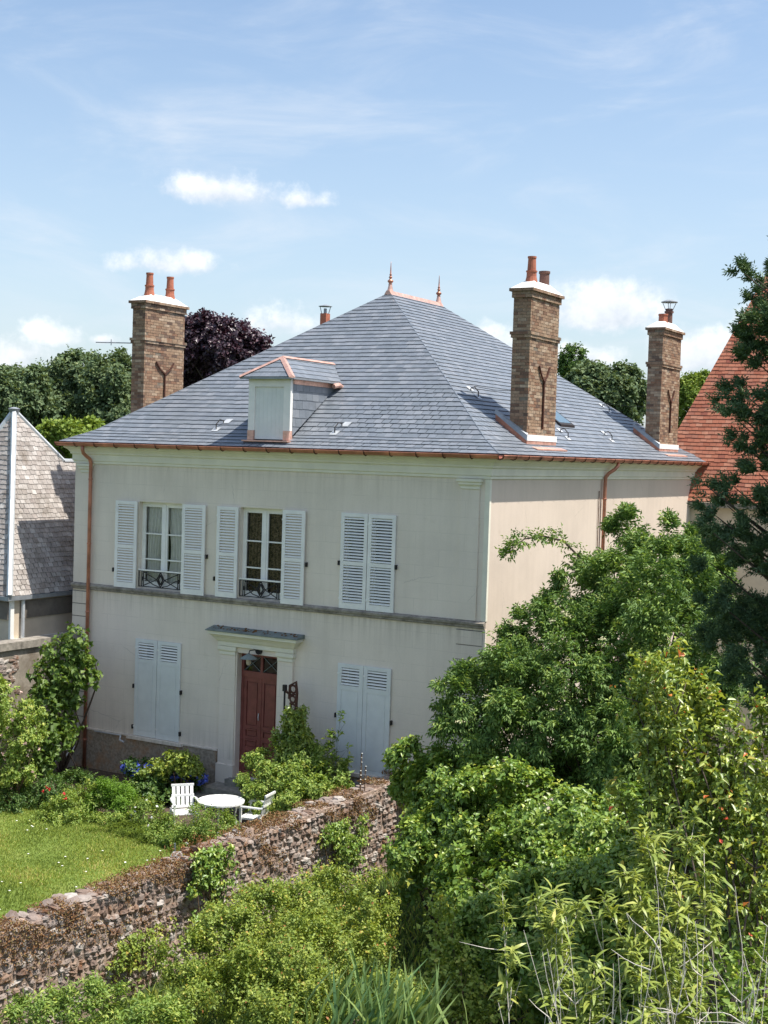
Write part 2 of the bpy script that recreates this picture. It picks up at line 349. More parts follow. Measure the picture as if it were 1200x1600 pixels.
def raw_mesh(name, V, F, tint, mat, parent=None, kind=None, label=None):
    me = bpy.data.meshes.new(name); me.vertices.add(len(V)); me.vertices.foreach_set('co', V.astype(np.float32).ravel())
    me.loops.add(F.size); me.loops.foreach_set('vertex_index', F.astype(np.int32).ravel())
    me.polygons.add(len(F)); me.polygons.foreach_set('loop_start', np.arange(0, F.size, F.shape[1], dtype=np.int32))
    me.update(calc_edges=True)
    if tint is not None:
        at = me.attributes.new('tint', 'FLOAT', 'POINT'); at.data.foreach_set('value', tint.astype(np.float32))
    me.materials.append(mat)
    return link(name, me, parent, kind, label)
def lump(d, rng, k=5):
    v = np.zeros(len(d))
    for i in range(k):
        w = rng.normal(size=3)*(2.0+1.6*i); v += np.sin(d@w + rng.uniform(0, 6.28))/(1+0.5*i)
    return v/2.2
def blob_points(blobs, n, rng, lumpy=0.18, shell=0.16, nclump=0, csig=0.12):
    bl = np.array([(b[0][0], b[0][1], b[0][2]) + (tuple(b[1]) if isinstance(b[1], (tuple, list)) else (b[1],)*3) for b in blobs], float)
    ar = (bl[:, 3]*bl[:, 4] + bl[:, 4]*bl[:, 5] + bl[:, 3]*bl[:, 5]); pb = ar/ar.sum()
    P = []; Nn = []
    offs = [rng.integers(1 << 30) for _ in blobs]
    for i, b in enumerate(bl):
        k = int(n*pb[i]*1.25)+4
        d = unit(rng.normal(size=(k, 3)))
        if nclump:
            kc = max(4, int(nclump*pb[i])); cd = unit(rng.normal(size=(kc, 3))); cr_ = rng.uniform(0.9, 1.1, kc)
            ci = rng.integers(kc, size=k); sg = csig*rng.uniform(.6, 1.3, kc)
            d = unit(cd[ci] + rng.normal(size=(k, 3))*sg[ci][:, None]); rr = cr_[ci]
        else: rr = np.ones(k)
        r_ = rr*(1 - np.abs(rng.normal(size=k))*shell + lump(d, np.random.default_rng(offs[i]))*lumpy*0.6)
        r_ = r_*np.where(rng.random(k) < 0.06, rng.uniform(1.02, 1.16, k), 1.0)
        p = b[:3] + d*b[3:]*r_[:, None]
        inside = np.zeros(k, bool)
        for j, q in enumerate(bl):
            if j != i: inside |= (((p-q[:3])/q[3:])**2).sum(1) < 0.62
        keep = ~inside | (rng.random(k) < 0.12)
        P.append(p[keep]); Nn.append(unit(d[keep]/b[3:]))
    P = np.concatenate(P); Nn = np.concatenate(Nn)
    if len(P) > n:
        q = rng.permutation(len(P))[:n]; P = P[q]; Nn = Nn[q]
    return P, Nn
def sprigs(name, mat, P, Nn, rng, per=7, slen=0.3, leaf=(0.08, 0.045), up=0.35, rnd=0.5, mode='alt', parent=None, droop=0.2, fold=0.2, hang=0.0, three=False, tintlo=0.0, tinthi=1.0, tipbright=0.0, clip=None, jit=0.25, kind='stuff', spread=0.9):
    n = len(P)
    ax = unit(Nn + np.array([0, 0, up]) + rng.normal(size=(n, 3))*rnd)
    q = unit(np.cross(ax, rng.normal(size=(n, 3)))); q2 = np.cross(ax, q)
    if mode == 'pinnate':     # the flat of the leaf looks up and out
        upv = unit(Nn*0.9 + np.array([0, 0, 0.8]) + rng.normal(size=(n, 3))*0.3); q = unit(np.cross(ax, upv)); q2 = np.cross(q, ax)
    st = rng.random(n)
    T = np.linspace(0.12, 1.0, per)
    B = []; A = []; NR = []; TT = []; LL = []
    sl = slen*rng.uniform(0.7, 1.25, n)
    for j, t in enumerate(T):
        base = P + ax*(sl*t)[:, None] - np.array([0, 0, 1])*(hang*sl*t*t)[:, None]
        if mode == 'pinnate':
            sd = (1 if j % 2 else -1) if j < per-1 else 0
            a = unit(ax*0.55 + q*sd*0.95 + rng.normal(size=(n, 3))*0.13 - np.array([0, 0, droop*0.8])) if sd else unit(ax - np.array([0, 0, droop]))
            nr = unit(q2 + rng.normal(size=(n, 3))*0.25)
        elif mode == 'rosette':
            ang = rng.uniform(0, 6.28, n)
            a = unit(ax*rng.uniform(0.1, 0.9, n)[:, None] + (q*np.cos(ang)[:, None] + q2*np.sin(ang)[:, None])*spread - np.array([0, 0, droop*0.6]))
            nr = unit(np.array([0, 0, 1.0]) + ax*0.3 + rng.normal(size=(n, 3))*0.3)
        else:
            ang = j*2.4 + st*6.28
            a = unit(ax*0.5 + (q*np.cos(ang)[:, None] + q2*np.sin(ang)[:, None])*spread + rng.normal(size=(n, 3))*jit - np.array([0, 0, droop*0.5]))
            nr = unit(np.array([0, 0, 0.6]) + Nn*0.7 + rng.normal(size=(n, 3))*0.5)
        B.append(base); A.append(a); NR.append(nr)
        TT.append(np.clip(st*0.55 + rng.random(n)*0.45 + tipbright*(t-0.6), 0, 1)); LL.append(rng.uniform(0.5, 1.3, n)*(1 - 0.25*t if mode != 'rosette' else 1))
    B = np.concatenate(B); A = np.concatenate(A); NR = np.concatenate(NR); TT = np.concatenate(TT)*(tinthi-tintlo)+tintlo; LL = np.concatenate(LL)
    if clip is not None:
        k = clip(B); B, A, NR, TT, LL = B[k], A[k], NR[k], TT[k], LL[k]
    return leaf_mesh(name, B, A, NR, leaf[0]*LL, leaf[1]*LL, TT, mat, fold, droop, parent, kind, three=three)
def limbs(name, base, targets, r0, mat, parent, rng, forks=0.35, nside=6, wob=0.08):
    mb = MB(); base = Vector(base)
    for t in targets:
        t = Vector(t); d = t-base; ln = d.length; p = []
        side = Vector(rng.normal(size=3))*ln*wob
        for j in range(7):
            s = j/6; q = base.lerp(t, s); bow = math.sin(s*math.pi)
            q = Vector((base.x+d.x*s**1.35, base.y+d.y*s**1.35, base.z+d.z*s**0.85)) + side*bow + Vector(rng.normal(size=3))*ln*0.012
            p.append(q)
        mb.tube(p, [r0*(1-0.88*j/6) for j in range(7)], nside)
    return mb.build(name, mat, parent, smooth=True)
def plant(name, label, cat, base, blobs, n, mat, bark='bark', group=None, seed=1, trunk=None, ntgt=14, r0=0.05, lumpy=0.18, shell=0.16, nclump=0, csig=0.16, clip=None, core=None, stem_name='branch', crown_name='crown', inner=0.0, **kw):
    rng = np.random.default_rng(seed)
    e = empty(name, base, label, cat, group)
    e_inv = np.array(base, float)
    bl = [((b[0][0]-base[0], b[0][1]-base[1], b[0][2]-base[2]), b[1]) for b in blobs]
    P, Nn = blob_points(bl, n, rng, lumpy, shell, nclump, csig)
    if inner:
        P2, N2 = blob_points([(b[0], tuple(np.array(b[1] if isinstance(b[1], (tuple, list)) else (b[1],)*3)*0.62)) for b in bl], int(n*inner), rng, lumpy, 0.4)
        P = np.concatenate([P, P2]); Nn = np.concatenate([Nn, N2])
    if clip is not None: cl = lambda B: clip(B + e_inv)
    else: cl = None
    sprigs(crown_name, mat, P, Nn, rng, parent=e, clip=cl, **kw)
    if trunk:
        mb = MB(); mb.tube([(0, 0, -0.1), (0.02*trunk[1], 0.01, trunk[1]*0.5), (0, 0, trunk[1])], [trunk[0]*1.25, trunk[0], trunk[0]*0.8], 10); mb.build('trunk', M[bark], e, smooth=True)
        b0 = (0, 0, trunk[1]*0.97)
    else: b0 = (0, 0, 0)
    idx = rng.integers(len(P), size=ntgt)
    tg = [tuple(P[i]*0.96) for i in idx]
    if tg: limbs(stem_name, b0, tg, r0, M[bark], e, rng)
    return e
# ------------------------------------------------------------------ ground, garden terrace
def gmat(name, stops, scale=1.5):
    mt, nt, b = new_mat(name); v = objco(nt)
    c = ramp(nt, noise(nt, scale, 8, 0.65, v), stops)
    c = mixc(nt, 0.6, c, ramp(nt, noise(nt, scale*14, 4, 0.7, v), [(0.3, 0.6), (0.7, 1.0)]), 'MULTIPLY')
    L(nt, c, b.inputs['Base Color']); b.inputs['Roughness'].default_value = 1.0; b.inputs['Specular IOR Level'].default_value = 0.1
    bump(nt, b, noise(nt, scale*20, 4, 0.7, v), 0.8, 0.03); return mt
M['field'] = gmat('field_ground', [(0.3, (0.035, 0.055, 0.018)), (0.6, (0.06, 0.085, 0.03)), (0.8, (0.09, 0.08, 0.04))], 0.4)
M['turf'] = gmat('turf_ground', [(0.3, (0.13, 0.19, 0.04)), (0.55, (0.18, 0.25, 0.055)), (0.8, (0.26, 0.27, 0.09))], 0.8)
g = MB().quad((-2500, -2500, -1.8), (2500, -2500, -1.8), (2500, 2500, -1.8), (-2500, 2500, -1.8)).build('ground', M['field'], kind='structure')
g = MB().box(-11.25, -2.0, -30, 0.0, -1.79, -1.02).build('garden_soil', M['soil'], kind='structure')
lawn_b = [(-11.0, -2.6), (-9.6, -2.8), (-8.6, -3.0), (-7.6, -3.2), (-6.3, -3.4), (-4.8, -3.6), (-3.2, -3.9), (-2.1, -4.2), (-2.1, -30), (-11.0, -30)]
MB().prism([(x, y, -1.03) for x, y in lawn_b[::-1]], (0, 0, 1), 0.034).build('lawn', M['turf'], kind='structure')

# ------------------------------------------------------------------ the house
house = empty('house', (0, 0, 0), 'large cream rendered two-storey house with a blue-grey slate hipped roof and three brick chimneys', 'house')
XL, XR, D = -11.5, 0.0, 14.12
ZG = -1.0
WT = 0.34
holes = [(-9.41, -8.03, 3.61, 5.71), (-6.38, -5.15, 3.61, 5.71), (-3.59, -2.21, 3.61, 5.71), (-6.33, -5.19, -0.59, 2.33), (-9.34, -8.06, 0.04, 2.33), (-3.52, -2.26, 0.04, 2.33)]
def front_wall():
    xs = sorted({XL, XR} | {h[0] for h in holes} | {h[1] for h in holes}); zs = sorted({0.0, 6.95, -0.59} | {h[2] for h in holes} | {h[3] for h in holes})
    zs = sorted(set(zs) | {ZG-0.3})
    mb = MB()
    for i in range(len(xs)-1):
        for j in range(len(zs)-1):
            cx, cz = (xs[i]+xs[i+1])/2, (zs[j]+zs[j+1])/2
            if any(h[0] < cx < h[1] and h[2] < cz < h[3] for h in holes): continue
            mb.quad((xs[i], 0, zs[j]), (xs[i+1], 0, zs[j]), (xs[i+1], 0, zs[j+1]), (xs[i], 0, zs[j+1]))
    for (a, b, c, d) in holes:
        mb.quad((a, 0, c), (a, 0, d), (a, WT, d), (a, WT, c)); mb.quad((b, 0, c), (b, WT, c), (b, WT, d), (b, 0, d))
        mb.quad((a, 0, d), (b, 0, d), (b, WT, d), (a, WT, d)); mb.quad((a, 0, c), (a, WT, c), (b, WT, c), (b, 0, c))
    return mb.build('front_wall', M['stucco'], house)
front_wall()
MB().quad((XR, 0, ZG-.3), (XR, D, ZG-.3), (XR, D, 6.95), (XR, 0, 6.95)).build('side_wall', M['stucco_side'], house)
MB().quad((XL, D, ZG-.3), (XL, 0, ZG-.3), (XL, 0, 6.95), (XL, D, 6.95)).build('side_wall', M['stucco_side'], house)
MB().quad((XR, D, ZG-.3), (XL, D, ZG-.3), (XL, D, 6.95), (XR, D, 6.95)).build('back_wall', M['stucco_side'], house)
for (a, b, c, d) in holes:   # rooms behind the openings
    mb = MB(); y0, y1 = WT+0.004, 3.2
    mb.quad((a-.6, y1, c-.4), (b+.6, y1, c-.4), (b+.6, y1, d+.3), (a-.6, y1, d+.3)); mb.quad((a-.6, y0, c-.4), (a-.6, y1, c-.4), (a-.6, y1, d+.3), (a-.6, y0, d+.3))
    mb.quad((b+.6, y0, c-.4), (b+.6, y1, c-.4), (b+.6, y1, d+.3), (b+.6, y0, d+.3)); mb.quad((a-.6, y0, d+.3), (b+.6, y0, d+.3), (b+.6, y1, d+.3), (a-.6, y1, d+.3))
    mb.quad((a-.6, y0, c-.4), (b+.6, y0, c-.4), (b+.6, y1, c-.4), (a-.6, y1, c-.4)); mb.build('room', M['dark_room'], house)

# cornice: a moulded profile swept round the four walls
def ring(prof, mat, name, x0=XL, x1=XR, y0=0.0, y1=D, parent=house, sides=(0, 1, 2, 3)):
    mb = MB(); i0 = 0
    for (o, z) in prof: mb.v += [(x0-o, y0-o, z), (x1+o, y0-o, z), (x1+o, y1+o, z), (x0-o, y1+o, z)]
    for j in range(len(prof)-1):
        for k in sides:
            a = j*4+k; b = j*4+(k+1) % 4; mb.f.append((a, b, b+4, a+4))
    return mb.build(name, mat, parent)
ring([(0.0, 6.58), (0.035, 6.59), (0.035, 6.64), (0.06, 6.66), (0.06, 6.80), (0.10, 6.83), (0.10, 6.86), (0.15, 6.93), (0.22, 6.97), (0.22, 7.03), (0.12, 7.06), (-0.4, 7.06)], M['cornice'], 'cornice')
def xprof(name, prof, x0, x1, mat, ret=True, parent=house):   # moulding along x on the front, with mitred returns to the wall
    mb = MB(); n = len(prof)
    for (o, z) in prof: mb.v += [(x0-o*ret, 0.01, z), (x0-o*ret, -o, z), (x1+o*ret, -o, z), (x1+o*ret, 0.01, z)]
    for j in range(n-1):
        for k in range(3): a = j*4+k; mb.f.append((a, a+1, a+5, a+4))
    mb.f.append((3, 2, 1, 0)); k = (n-1)*4; mb.f.append((k, k+1, k+2, k+3))
    return mb.build(name, mat, parent)
xprof('string_course', [(0.02, 3.44), (0.055, 3.455), (0.055, 3.50), (0.085, 3.515), (0.09, 3.56), (0.02, 3.60)], XL, XR, M['ledge'], ret=False)
# pilasters, upper floor, with capitals
for (a, b) in ((-0.66, -0.22), (-11.28, -10.97)):
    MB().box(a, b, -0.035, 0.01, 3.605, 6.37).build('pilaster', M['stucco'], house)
    xprof('capital', [(0.04, 6.36), (0.06, 6.37), (0.06, 6.42), (0.10, 6.46), (0.10, 6.50), (0.13, 6.52), (0.13, 6.578)], a+.06, b-.06, M['cornice'])
MB().box(-0.10, 0.012, -0.02, 0.06, 3.605, 6.578).build('corner_strip', M['cornice'], house)
MB().box(-0.05, 0.010, -0.012, 0.05, ZG, 3.43).build('corner_strip', M['stucco'], house)
# quoin blocks, ground floor corners
random.seed(3)
for side in (0, 1):
    z = 3.40
    for k in range(12):
        w = 0.62
        h = 0.315; z1 = z-0.022; z0 = z-h
        if z0 < -0.4: break
        if side == 0: x0, x1 = -0.055-w, -0.055
        else: x0, x1 = -11.49, -11.49+w*0.9
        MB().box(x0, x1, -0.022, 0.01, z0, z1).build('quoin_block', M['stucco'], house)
        z = z0
    MB().box(*((-0.675, -0.055) if side == 0 else (-11.49, -10.93)), -0.004, 0.01, z, 3.40).build('quoin_joint', M['ledge'], house)
# plinth
MB().prism([(-11.5, -0.045, ZG-.2), (-6.86, -0.045, ZG-.2), (-6.86, -0.045, -0.05), (-11.5, -0.045, -0.05)], (0, 1, 0), 0.05).build('plinth', M['plinth'], house)
MB().prism([(-4.72, -0.045, ZG-.2), (0.04, -0.045, ZG-.2), (0.04, -0.045, -0.12), (-4.72, -0.045, -0.12)], (0, 1, 0), 0.05).build('plinth', M['plinth'], house)
MB().box(-11.0, -6.84, -0.065, 0.0, -0.05, -0.015).build('plinth_ledge', M['stucco'], house)
for (a, b) in ((-9.55, -7.85), (-3.7, -2.1)):
    MB().box(a, b, -0.13, 0.0, -0.09, -0.012).build('window_sill', M['stucco'], house)

# ---- door surround
for (a, b) in ((-6.80, -6.36), (-5.16, -4.76)):
    MB().box(a, b, -0.075, 0.01, -0.32, 2.27).build('door_pilaster', M['stucco'], house)
    MB().box(a-.03, b+.03, -0.11, 0.01, -1.0, -0.32).build('pilaster_base', M['stucco'], house)
    xprof('capital', [(0.08, 2.255), (0.10, 2.265), (0.10, 2.33), (0.13, 2.37), (0.13, 2.455)], a+.09, b-.09, M['cornice'])
MB().box(-6.36, -5.16, -0.05, 0.01, 2.33, 2.46).build('door_lintel', M['stucco'], house)
MB().box(-6.36, -6.325, -0.05, 0.02, -0.95, 2.34).build('door_lining', M['stucco'], house)
MB().box(-5.195, -5.16, -0.05, 0.02, -0.95, 2.34).build('door_lining', M['stucco'], house)
xprof('door_entablature', [(0.10, 2.457), (0.12, 2.47), (0.12, 2.56), (0.16, 2.60), (0.20, 2.66), (0.26, 2.72), (0.30, 2.74), (0.30, 2.81)], -6.72, -4.84, M['cornice'])
MB().hexa([(-7.06, -0.34, 2.812), (-4.50, -0.34, 2.812), (-4.50, 0.01, 2.812), (-7.06, 0.01, 2.812), (-7.06, -0.34, 2.835), (-4.50, -0.34, 2.835), (-4.50, 0.01, 2.91), (-7.06, 0.01, 2.91)]).build('lead_capping', M['lead'], house)
random.seed(8)
mbm = MB()
for k in range(70):
    x = random.uniform(-7.0, -4.6); y = random.uniform(-0.22, -0.02); s = random.uniform(.012, .04); z = 2.835+(y+.34)/.35*.075
    mbm.lathe((x, y, z-.005), [(s, 0), (s*.7, s*.5), (s*.1, s*.7)], 6)
mbm.build('moss', M['moss'], house, kind='stuff')
# ---- door
y = 0.15
door = MB().box(-6.33, -6.26, y-.01, y+.06, -0.59, 2.33).box(-5.26, -5.19, y-.01, y+.06, -0.59, 2.33).box(-6.26, -5.26, y-.01, y+.06, 2.26, 2.33).box(-6.26, -5.26, y-.03, y+.06, 1.76, 1.90).box(-5.79, -5.73, y-.01, y+.05, 1.90, 2.26).build('door_frame', M['door'], house)
for (a, b) in ((-6.26, -5.79), (-5.73, -5.26)):
    MB().quad((a, y+.03, 1.90), (b, y+.03, 1.90), (b, y+.03, 2.26), (a, y+.03, 2.26)).build('pane', M['glass'], door)
    MB().tube([(a, y+.01, 1.90), (b, y+.01, 2.26)], .009, 5).tube([(a, y+.01, 2.26), (b, y+.01, 1.90)], .009, 5).build('glazing_bar', M['lead'], door)
def door_leaf(a, b):
    mb = MB(); z0, z1 = -0.57, 1.755; t = 0.085
    lv = [z0, z0+.13, 0.05, 0.14, 0.29, 0.34, 0.49, 0.57, z1-.1, z1]
    mb.box(a, a+t, y, y+.05, z0, z1).box(b-t, b, y, y+.05, z0, z1)
    for (c, d) in ((z0, z0+.13), (0.02, 0.12), (0.28, 0.37), (0.53, 0.63), (z1-.1, z1)): mb.box(a+t, b-t, y, y+.05, c, d)
    o = mb.build('door_leaf', M['door'], house)
    for (c, d) in ((z0+.13, 0.02), (0.12, 0.28), (0.37, 0.53), (0.63, z1-.1)):
        p = MB().box(a+t, b-t, y+.028, y+.045, c, d)
        i = 0.03; p.hexa([(a+t+i, y+.008, c+i), (b-t-i, y+.008, c+i), (b-t-i, y+.03, c+i), (a+t+i, y+.03, c+i), (a+t+i, y+.008, d-i), (b-t-i, y+.008, d-i), (b-t-i, y+.03, d-i), (a+t+i, y+.03, d-i)])
        p.build('door_panel', M['door'], o)
        if d-c < 0.3: MB().box(a+t-.005, b-t+.005, y-.018, y+.004, d-.012, d+.02).build('door_moulding', M['door'], o)
    return o
dl = door_leaf(-6.258, -5.77); door_leaf(-5.765, -5.262)
MB().box(-5.80, -5.745, y-.012, y+.0, -0.57, 1.755).build('meeting_stile', M['door'], house)
MB().tube([(-5.80, y-.03, 0.78), (-5.80, y-.045, 0.84), (-5.80, y-.03, 0.94)], .013, 6).build('handle', M['zinc'], dl)
MB().box(-6.4, -5.1, -0.32, WT, -0.75, -0.593).build('threshold', M['stone_step'], house)
# ---- lantern over the door
lan = MB().tube([(-5.70, -0.05, 2.43), (-5.70, -0.10, 2.43)], .085, 14).tube([(-5.70, -.09, 2.43), (-5.72, -.22, 2.47), (-5.78, -.32, 2.46), (-5.80, -.33, 2.38)], .013, 6).build('lantern', M['iron'], house)
MB().lathe((-5.80, -.33, 2.25), [(.03, .14), (.05, .12), (.20, .03), (.205, .02), (.045, .09)], 14, False).build('lamp_shade', M['lead'], lan)
MB().lathe((-5.80, -.33, 2.12), [(.03, 0), (.055, .04), (.055, .12), (.03, .17)], 10).build('lamp_globe', M['canvas'], lan)

# ---- windows, upper floor
def window(a, b, c, d, curtain_or_reflection, yy=0.13, rail=True):
    w = MB().box(a, a+.05, yy, yy+.07, c, d).box(b-.05, b, yy, yy+.07, c, d).box(a+.05, b-.05, yy, yy+.07, d-.06, d).box(a+.05, b-.05, yy, yy+.07, c, c+.05)
    mid = (a+b)/2
    w.box(mid-.045, mid+.045, yy-.012, yy+.06, c+.05, d-.06)
    for (p, q) in ((a+.05, mid-.045), (mid+.045, b-.05)):
        w.box(p, p+.05, yy+.004, yy+.055, c+.05, d-.06).box(q-.045, q, yy+.004, yy+.055, c+.05, d-.06).box(p+.05, q-.045, yy+.004, yy+.055, d-.12, d-.06).box(p+.05, q-.045, yy+.004, yy+.055, c+.05, c+.16)
        hh = (d-.12-(c+.16))
        for k in (1, 2): z = c+.16+hh*(0.30 if k == 1 else 0.64); w.box(p+.05, q-.045, yy+.01, yy+.05, z-.016, z+.016)
    w = w.build('window', M['white'], house)
    for (p, q) in ((a+.10, mid-.09), (mid+.095, b-.095)):
        zz = [c+.16, c+.16+hh*.30-.016, c+.16+hh*.30+.016, c+.16+hh*.64-.016, c+.16+hh*.64+.016, d-.12]
        for k in (0, 2, 4): MB().quad((p, yy+.03, zz[k]), (q, yy+.03, zz[k]), (q, yy+.03, zz[k+1]), (p, yy+.03, zz[k+1])).build('pane', M['glass'], w)
    if curtain_or_reflection:
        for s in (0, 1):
            mb = MB(); nx, nz = 44, 16; stone_reflection = curtain_or_reflection == 'stone_reflection'
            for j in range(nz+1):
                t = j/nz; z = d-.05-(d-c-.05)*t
                pin = (0.17*math.sin(min(1, t*1.15)*math.pi/1.3)**2 if not stone_reflection else 0)
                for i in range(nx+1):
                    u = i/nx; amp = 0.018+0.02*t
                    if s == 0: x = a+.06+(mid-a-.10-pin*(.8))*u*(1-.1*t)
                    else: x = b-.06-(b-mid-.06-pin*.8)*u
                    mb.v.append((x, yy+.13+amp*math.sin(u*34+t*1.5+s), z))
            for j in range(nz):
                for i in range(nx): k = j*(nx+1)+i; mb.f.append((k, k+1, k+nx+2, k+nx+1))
            mb.build('curtain_or_reflection', M['stone_reflection' if stone_reflection else 'curtain_or_reflection'], w, smooth=True)  # net curtains; the middle window's sheets are added to carry the painted reflection
    if rail:
        r = MB().box(a+.004, b-.004, 0.0, 0.05, c+.425, c+.46).build('handrail', M['white'], w)
        g = MB(); y0 = 0.025; z0, z1 = c+.03, c+.425; W = b-a
        g.box(a+.01, b-.01, y0-.012, y0+.012, z0, z0+.02); g.box(a+.01, b-.01, y0-.012, y0+.012, z1-.02, z1-.002)
        for x in (a+.02, a+.11, a+.16, b-.16, b-.11, b-.02): g.box(x-.009, x+.009, y0-.009, y0+.009, z0+.02, z1-.02)
        cz = (z0+z1)/2
        for sgn in (-1, 1):
            g.tube([(mid, y0, z1-.02), (mid+sgn*.12, y0, cz), (mid, y0, z0+.02)], .016, 5)
            g.tube([(mid, y0, z1-.08), (mid+sgn*.07, y0, cz), (mid, y0, z0+.08)], .02, 5)
            g.tube([(mid+sgn*.12, y0, cz), (mid+sgn*(W/2-.16), y0, z1-.03)], .012, 5); g.tube([(mid+sgn*.12, y0, cz), (mid+sgn*(W/2-.16), y0, z0+.03)], .012, 5)
            g.tube([(mid+sgn*.05, y0, z0+.03), (mid+sgn*.22, y0, z0+.07), (mid+sgn*(W/2-.22), y0, z0+.20), (mid+sgn*(W/2-.17), y0, cz)], .012, 5)
            g.tube([(mid+sgn*(W/2-.135+.0), y0, cz-.05), (mid+sgn*(W/2-.135), y0, cz+.05)], .03, 6)
        g.build('ironwork', M['iron'], r)
    return w
window(-9.41, -8.03, 3.61, 5.71, 'net'); window(-6.38, -5.15, 3.61, 5.71, 'stone_reflection'); window(-3.59, -2.21, 3.61, 5.71, None, rail=False)

# ---- shutters
slat_cache = {}
def slat_obj(w, parent, x, y_, z, mat):
    key = (round(w, 3), mat)
    if key not in slat_cache:
        mb = MB().hexa([(-w/2, -.017, -.016), (w/2, -.017, -.016), (w/2, -.011, -.022), (-w/2, -.011, -.022), (-w/2, .011, .020), (w/2, .011, .020), (w/2, .017, .014), (-w/2, .017, .014)])
        o = mb.build('slat', M[mat], parent); slat_cache[key] = o.data
    else: o = link('slat', slat_cache[key], parent)
    o.location = (x, y_, z); return o
def shutter(x0, x1, z0, z1, y_, full=True, mat='white', label=None):
    """one leaf, flat parallel to the wall at depth y_"""
    st = 0.085 if full else 0.10; t = 0.034; mb = MB()
    mb.box(x0, x0+st, y_, y_+t, z0, z1).box(x1-st, x1, y_, y_+t, z0, z1)
    if full: rails = [(z0, z0+.13), (z0+(z1-z0)*.455, z0+(z1-z0)*.455+.085), (z1-.085, z1)]
    else: rails = [(z0, z0+.11), (z1-.58, z1-.48), (z1-.085, z1)]
    for (a, b) in rails: mb.box(x0+st, x1-st, y_, y_+t, a, b)
    o = mb.build('shutter', M[mat], house, label=label)
    w = x1-x0-2*st+.01
    def fill(a, b, pitch):
        n = int(round((b-a)/pitch)); p = (b-a)/n
        for k in range(n): slat_obj(w, o, (x0+x1)/2, y_+.018, a+p*(k+.5), 'slat')
    if full:
        fill(rails[0][1], rails[1][0], .064); fill(rails[1][1], rails[2][0], .064)
    else:
        fill(rails[1][1], rails[2][0], .062)
        MB().box(x0+st-.005, x1-st+.005, y_+.012, y_+.026, rails[0][1]-.005, rails[1][0]+.005).build('shutter_panel', M[mat], o)
        MB().box(x0+st+.03, x1-st-.03, y_+.004, y_+.014, rails[0][1]+.03, rails[1][0]-.03).build('raised_panel', M[mat], o)
    for z in (z0+.22, z1-.22):   # hinge straps
        xx = x0 if x0 < (x0+x1)/2 else x1
        MB().box(x0-.012, x0+.05, y_-.006, y_+.004, z-.02, z+.02).build('hinge', M['white'], o)
    return o
shutter(-10.10, -9.42, 3.59, 5.71, -0.075); shutter(-8.02, -7.34, 3.575, 5.71, -0.085)
shutter(-7.0, -6.39, 3.59, 5.71, -0.075); shutter(-5.14, -4.53, 3.575, 5.71, -0.085)
shutter(-3.595, -2.915, 3.60, 5.72, -0.045); shutter(-2.895, -2.205, 3.60, 5.72, -0.045)
shutter(-9.395, -8.72, 0.0, 2.37, -0.045, False, 'white_blue'); shutter(-8.705, -8.0, 0.0, 2.37, -0.045, False, 'white_blue')
shutter(-3.57, -2.91, -0.05, 2.37, -0.045, False, 'white_blue'); shutter(-2.90, -2.21, -0.05, 2.37, -0.045, False, 'white_blue')
for (x, z) in ((-10.16, 4.0), (-7.30, 4.5), (-7.06, 4.0), (-4.49, 4.5), (-9.43, 1.2), (-7.97, 1.2), (-3.60, 1.2), (-2.17, 1.2), (-3.63, 4.6), (-2.17, 4.6), (-9.43, .2), (-7.97, .2)):
    MB().box(x-.015, x+.015, -.07, 0, z-.05, z+.05).build('shutter_catch', M['iron'], house)

# ------------------------------------------------------------------ main roof
EX0, EX1, EY0, EY1, EZ = -11.80, 0.31, -0.28, 14.42, 7.10
K, KZ = 0.62, 7.40
RA, RB = Vector((-5.82, 5.64, 11.30)), Vector((-5.82, 8.37, 11.30))
k_ = [Vector((EX0+K, EY0+K, KZ)), Vector((EX1-K, EY0+K, KZ)), Vector((EX1-K, EY1-K, KZ)), Vector((EX0+K, EY1-K, KZ))]
e_ = [Vector((EX0, EY0, EZ)), Vector((EX1, EY0, EZ)), Vector((EX1, EY1, EZ)), Vector((EX0, EY1, EZ))]
roof = MB()
for i in range(4): roof.quad(*[tuple(v - Vector((0, 0, .012))) for v in (e_[i], e_[(i+1) % 4], k_[(i+1) % 4], k_[i])])
dz = Vector((0, 0, .012))
roof.poly([tuple(v-dz) for v in (k_[0], k_[1], RA)]); roof.poly([tuple(v-dz) for v in (k_[1], k_[2], RB, RA)]); roof.poly([tuple(v-dz) for v in (k_[2], k_[3], RB)]); roof.poly([tuple(v-dz) for v in (k_[3], k_[0], RA, RB)])
roof = roof.build('roof', M['slate_bed'], house)
MB().quad(*[tuple(v) for v in ((EX0, EY0, 7.065), (EX1, EY0, 7.065), (EX1, EY1, 7.065), (EX0, EY1, 7.065))]).build('soffit', M['cornice'], roof)

